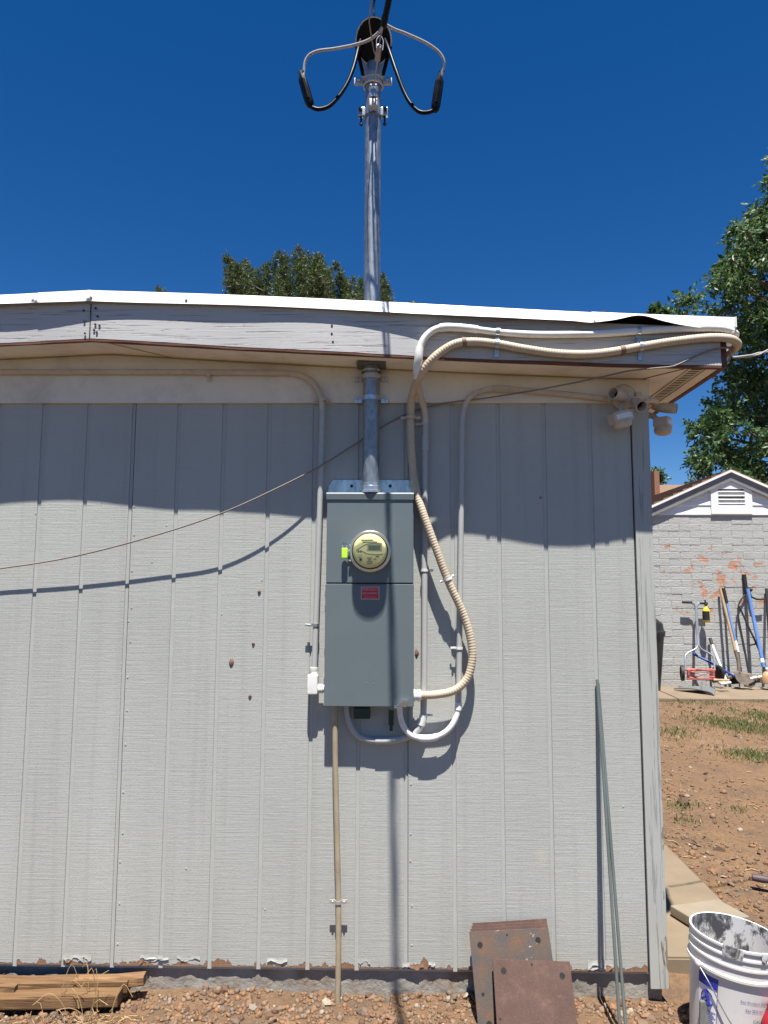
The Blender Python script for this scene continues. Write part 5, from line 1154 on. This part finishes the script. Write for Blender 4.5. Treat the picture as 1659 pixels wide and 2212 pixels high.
for c in cl:
    c = np.array(c); nt_ = 9
    for j in range(nt_):                                  # a twig bearing compound leaves
        d = unit(1)[0]; d[2] = d[2] * .6 - .05; d /= np.linalg.norm(d); tl_ = rg.uniform(.18, .42); nl = 15
        t_ = np.linspace(.15, 1, nl)[:, None]; pts = c + d * t_ * tl_ + np.array([0, 0, -.10]) * t_ ** 2 + rg.normal(size=(nl, 3)) * .025
        dd = unit(nl) * .75 + d * .7 + np.array([0, 0, -.25]); dd /= np.linalg.norm(dd, axis=1, keepdims=True)
        Cs.append(pts); Ds.append(dd); Ls.append(rg.uniform(.08, .155, nl))
Cs, Ds, Ls = np.concatenate(Cs), np.concatenate(Ds), np.concatenate(Ls)
V, Fc = leaves(Cs, Ds, Ls, Ls * .20); tag(mesh_np('crown', V, Fc, M['ash'], ash, wl(ash)), kind='stuff')

# pine behind the roof
def pine(label, tips, Y, dz0, nt_, spread, base):
    pr_ = thing('pine_tree', label, 'tree', base); Vs, Fs, n0 = [], [], 0; lb_ = MB()
    for (px, py) in tips:
        y = Y + rg.uniform(-1.5, 1.5); tip = np.array(at(px, py, y)); Hh = rg.uniform(.7, 1.3) * dz0
        bs_ = tip + np.array([rg.normal() * .3 * spread, rg.normal() * .3, -Hh])
        lb_.tube([Vector(base) + Vector((0, 0, max(.5, bs_[2] - 1.2))), Vector(bs_), Vector(tip)], [.09, .05, .012], 5)
        t_ = rg.random(nt_) ** .8; rad = (.05 + .30 * t_ ** .8) * spread; a = rg.random(nt_) * 6.283
        ctr = tip + (bs_ - tip) * t_[:, None] + np.stack([np.cos(a) * rad * np.sqrt(rg.random(nt_)) * 1.1, np.sin(a) * rad * np.sqrt(rg.random(nt_)) * 1.1, rg.normal(size=nt_) * .05], 1)
        for c in ctr:
            nn = 11; d = unit(nn) * .9 + np.array([0, 0, .55]) + (c - (tip + bs_) / 2) * .3; d /= np.linalg.norm(d, axis=1, keepdims=True); L = rg.uniform(.09, .19, nn)
            s = np.cross(d, unit(nn)); s /= np.linalg.norm(s, axis=1, keepdims=True); v = np.stack([c - s * .009, c + s * .009, c + d * L[:, None]], 1).reshape(-1, 3)
            Vs.append(v); Fs.append(np.arange(nn * 3).reshape(-1, 3) + n0); n0 += nn * 3
    tag(lb_.build('branches', M['pinebark'], pr_), kind='stuff'); tag(mesh_np('crown', np.concatenate(Vs), np.concatenate(Fs), M['pine'], pr_, wl(pr_)), kind='stuff')
    b = MB(); tz = np.mean([at(px, py, Y).z for px, py in tips]); b.tube([Vector(base), Vector((base[0], base[1], tz - .6))], [.28, .10], 10); b.build('trunk', M['bark'], pr_)
tips = [(488, 548), (500, 562), (512, 572), (530, 565), (545, 580), (560, 583), (575, 570), (592, 556), (602, 540), (612, 548), (622, 556), (636, 545), (644, 533), (652, 548), (664, 546), (676, 558), (684, 548), (694, 552), (700, 570), (715, 578), (724, 565), (735, 590), (748, 606), (762, 604), (778, 602), (795, 612), (812, 618), (828, 592), (832, 606), (826, 630), (510, 600), (490, 600), (560, 610), (600, 600), (650, 595), (690, 600), (625, 620), (720, 615), (575, 625), (670, 630), (540, 630), (740, 632), (775, 632), (650, 640)] + [(500 + (k * 67) % 310, 672 + (k * 41) % 150) for k in range(26)]
pc = at(650, 800, 22); pine('dark green pine crown standing up behind the roof left of the mast', tips, 22, 1.5, 210, 1.15, (pc.x, 22, .2))
pc = at(346, 700, 30); pine('tiny pine tip barely above the roof near its left apex', [(340, 618), (347, 622), (356, 627), (350, 632)] + [(346 + 60 * math.sin(k * 2.1), 660 + k * 9) for k in range(12)], 30, 1.2, 90, .8, (pc.x, 30, .2))
# leafy tips beyond
def bush(label, pts, Y, base):
    r_ = thing('distant_tree', label, 'tree', base); C_ = []
    for (px, py, s_) in pts:
        c = np.array(at(px, py, Y)); C_.append(c + unit(160) * (rg.random((160, 1)) ** .5) * s_)
    C_ = np.concatenate(C_); L = rg.uniform(.10, .2, len(C_)); V, F_ = leaves(C_, unit(len(C_)), L, L * .25); tag(mesh_np('crown', V, F_, M['ash'], r_, wl(r_)), kind='stuff')
    b = MB(); z_ = at(pts[0][0], pts[0][1], Y).z; b.tube([Vector(base), Vector((base[0], base[1], z_))], [.2, .06], 8); b.build('trunk', M['bark'], r_)
p = at(1418, 680, 16); bush('small light green treetop peeping over the right end of the roof', [(1410, 672, .1), (1418, 668, .12), (1428, 674, .14), (1445, 682, .2), (1470, 688, .15), (1420, 690, .3), (1385, 725, .6), (1350, 770, .8), (1325, 850, .8), (1300, 780, .9), (1290, 900, .8), (1260, 830, .8)], 16, (at(1310, 900, 16).x, 16, .2))
p = at(1420, 1030, 26); bush('green treetop above the neighbouring roof beside the corner', [(1413, 1024, .3), (1420, 1028, .35), (1428, 1036, .3), (1412, 1045, .4)], 26, (p.x, 26, .2))
p = at(893, 700, 30); bush('tiny dark treetop tip right of the mast behind the roof', [(890, 660, .2), (900, 664, .2), (880, 668, .25)], 30, (p.x, 30, .2))

# ------------------------------------------------------------------ stones, gravel, grass
def stone_mat():
    N = NT('gravel_stone'); gm = N.n('ShaderNodeNewGeometry'); oi = N.n('ShaderNodeObjectInfo')
    k = N.math('FRACT', N.math('ADD', gm.outputs['Random Per Island'], oi.outputs['Random']))
    c = N.ramp(k, [(0, (.085, .05, .035)), (.2, (.19, .105, .057)), (.45, (.24, .13, .067)), (.65, (.13, .10, .075)), (.8, (.24, .16, .10)), (.93, (.10, .085, .072)), (1, (.34, .29, .22))])
    c = N.mix(N.math('MULTIPLY', N.ramp(N.noise((1, 1, 1), 90, 4), [(.4, 0.), (.7, 1.)]), .35), c, (.2, .12, .07))
    return N.out(c, .85, 0, N.bump(N.noise((1, 1, 1), 200, 4), .4, .002), **{'Specular IOR Level': .3})
M['stone'] = stone_mat()
protos = []
for k in range(7):
    q = bmesh.new(); bmesh.ops.create_icosphere(q, subdivisions=1, radius=1); r4 = random.Random(20 + k)
    fl_ = r4.uniform(.45, .8)
    for v in q.verts: v.co = Vector((v.co.x * r4.uniform(.7, 1.2), v.co.y * r4.uniform(.65, 1.1), v.co.z * fl_ * r4.uniform(.7, 1.2)))
    me_ = bpy.data.meshes.new('stone'); q.to_mesh(me_); q.free(); me_.materials.append(M['stone']); protos.append(me_)
pv_ = [np.array([v.co for v in m_.vertices]) for m_ in protos]; pf_ = [np.array([p.vertices for p in m_.polygons]) for m_ in protos]
spots = []
rs_ = random.Random(77)
def dens(x): return .35 + .65 * (1 if -1.05 < x < -.05 else (.85 if x < 1.1 else .3)) * (.55 + .45 * math.sin(x * 4.3 + 1) ** 2)
for k in range(8200):
    x = rs_.uniform(-2.0, 1.6); y = rs_.uniform(-.55, .012)
    if rs_.random() > dens(x): continue
    if math.sin(x * 9 + y * 14) * math.sin(y * 23 - x * 5) > .45 and rs_.random() < .8: continue
    spots.append((x, y, min(.022, rs_.lognormvariate(-4.78, .40)), 0))
for k in range(6500):
    y = .3 + 5.6 * rs_.random() ** 1.3; x = 1.72 + rs_.random() ** 1.2 * 3.2
    cl_n = math.sin(x * 3.1 + y * 1.7) * math.sin(y * 2.9 - x * 1.3)
    if cl_n < rs_.uniform(-.9, .5): continue
    spots.append((x, y, min(.028, rs_.lognormvariate(-4.95, .5)), 1))
for (px, py, s_) in ((1476, 1742, .055), (1465, 1772, .03), (1540, 1770, .028), (1495, 1850, .03), (1540, 1890, .03), (1500, 1835, .022), (1575, 1700, .02)):
    p = az(px, py, .1); p = az(px, py, gz(p.x, p.y)); spots.append((p.x, p.y, s_, 2))
spots.sort(key=lambda s_: -s_[2] / (s_[1] + 3.1)); Vs, Fs, n0 = [], [], 0
for i, (x, y, s_, kd) in enumerate(spots):
    if 1.1 < x < 1.74 and y > .2: continue
    e = Matrix.Rotation(rs_.random() * 6.28, 3, 'Z') @ Matrix.Rotation(rs_.gauss(0, .45), 3, 'X') @ Matrix.Rotation(rs_.gauss(0, .45), 3, 'Y'); j = rs_.randrange(7); z = gz(x, y) + s_ * .25
    if i < 290:
        o = bpy.data.objects.new('stone', protos[j]); COL.objects.link(o); o.parent = ground; o.location = (x, y, z); o.rotation_euler = e.to_euler(); o.scale = (s_, s_, s_)
    else:
        Vs.append((pv_[j] * s_) @ np.array(e).T + np.array((x, y, z))); Fs.append(pf_[j] + n0); n0 += len(pv_[j])
gr = mesh_np('gravel', np.concatenate(Vs), np.concatenate(Fs), M['stone'], None, (0, 0, 0)); tag(gr, 'loose tan and grey gravel chips scattered along the wall and yard', 'gravel', kind='stuff')
# grass patches
M['grass'] = leaf_mat('grass_blades', [(.22, .19, .08), (.15, .18, .06), (.11, .16, .045), (.28, .23, .11)], .3)
n = 0; Cs = []
while n < 52000:
    x = rg.uniform(2.4, 5.6); y = rg.uniform(3.2, 5.96); n += 1
    c1_ = 1.3 * math.exp(-(((x - 3.95) / .52) ** 2 + ((y - 4.75) / .36) ** 2)); c2_ = 1.2 * math.exp(-(((x - 3.35) / .26) ** 2 + ((y - 3.55) / .17) ** 2)); c3_ = .16 * math.exp(-((y - 5.85) / .16) ** 2) * (1 if x > 3.2 else .3)
    c4_ = .25 * math.exp(-(((x - 3.0) / .4) ** 2 + ((y - 4.3) / .2) ** 2))
    if rg.random() > max(c1_, c2_, c3_, c4_) * (.55 + .45 * math.sin(x * 6 + y * 4)): continue
    Cs.append((x, y, gz(x, y)))
for (px, py, m_) in ((1480, 1728, 40), (1488, 1752, 25), (1600, 1735, 25), (1465, 1596, 30)):
    p = az(px, py, .12)
    for _ in range(m_): Cs.append((p.x + rg.normal() * .05, p.y + rg.normal() * .04, gz(p.x, p.y)))
Cs = np.repeat(np.array(Cs), 2, 0) + rg.normal(size=(2 * len(Cs), 3)) * np.array([.02, .02, 0]); D = unit(len(Cs)) * .6 + np.array([0, 0, .9]); D /= np.linalg.norm(D, axis=1, keepdims=True); L = rg.uniform(.02, .06, len(Cs))
V, F_ = leaves(Cs, D, L, L * .06 + .001); gs = mesh_np('grass', V, F_, M['grass'], None, (0, 0, 0)); tag(gs, 'patchy green lawn grass on the dirt yard', 'grass', kind='stuff')
# dry leaf litter and chips on the dirt
M['litter'] = leaf_mat('leaf_litter', [(.10, .06, .035), (.20, .13, .07), (.14, .11, .08), (.32, .25, .17)], .1)
nl = 5200; lx = 1.72 + rg.random(nl) ** 1.15 * 3.2; ly = .25 + 5.6 * rg.random(nl) ** 1.25
kp = np.sin(lx * 2.7 + ly * 1.9) * np.sin(ly * 2.3 - lx * 1.1) + .5 * np.sin(lx * 7 + ly * 5) > rg.uniform(-.9, .7, nl); lx, ly = lx[kp], ly[kp]
Cl = np.stack([lx, ly, [gz(a, b_) + .004 for a, b_ in zip(lx, ly)]], 1); Dl = unit(len(Cl)) * np.array([1, 1, .25]); Dl /= np.linalg.norm(Dl, axis=1, keepdims=True); Ll = rg.lognormal(-3.9, .45, len(Cl))
V, F_ = leaves(Cl, Dl, Ll, Ll * .28, .1); tag(mesh_np('leaf_litter', V, F_, M['litter'], None, (0, 0, 0)), 'dry leaf litter and wood chips strewn over the dirt yard', 'leaf litter', kind='stuff')
# twigs on the dirt
b = MB()
for k in range(60):
    x, y = rs_.uniform(1.75, 3.4), rs_.uniform(.4, 3.5); a = rs_.random() * 6.28; l = rs_.uniform(.03, .10); z = gz(x, y) + .006
    b.tube([(x, y, z), (x + l * .5 * math.cos(a), y + l * .5 * math.sin(a), z + .006), (x + l * math.cos(a + .3), y + l * math.sin(a + .3), z)], .003, 4)
tag(b.build('twigs', M['straw']), 'small dry twigs scattered over the dirt yard', 'twigs', kind='stuff')
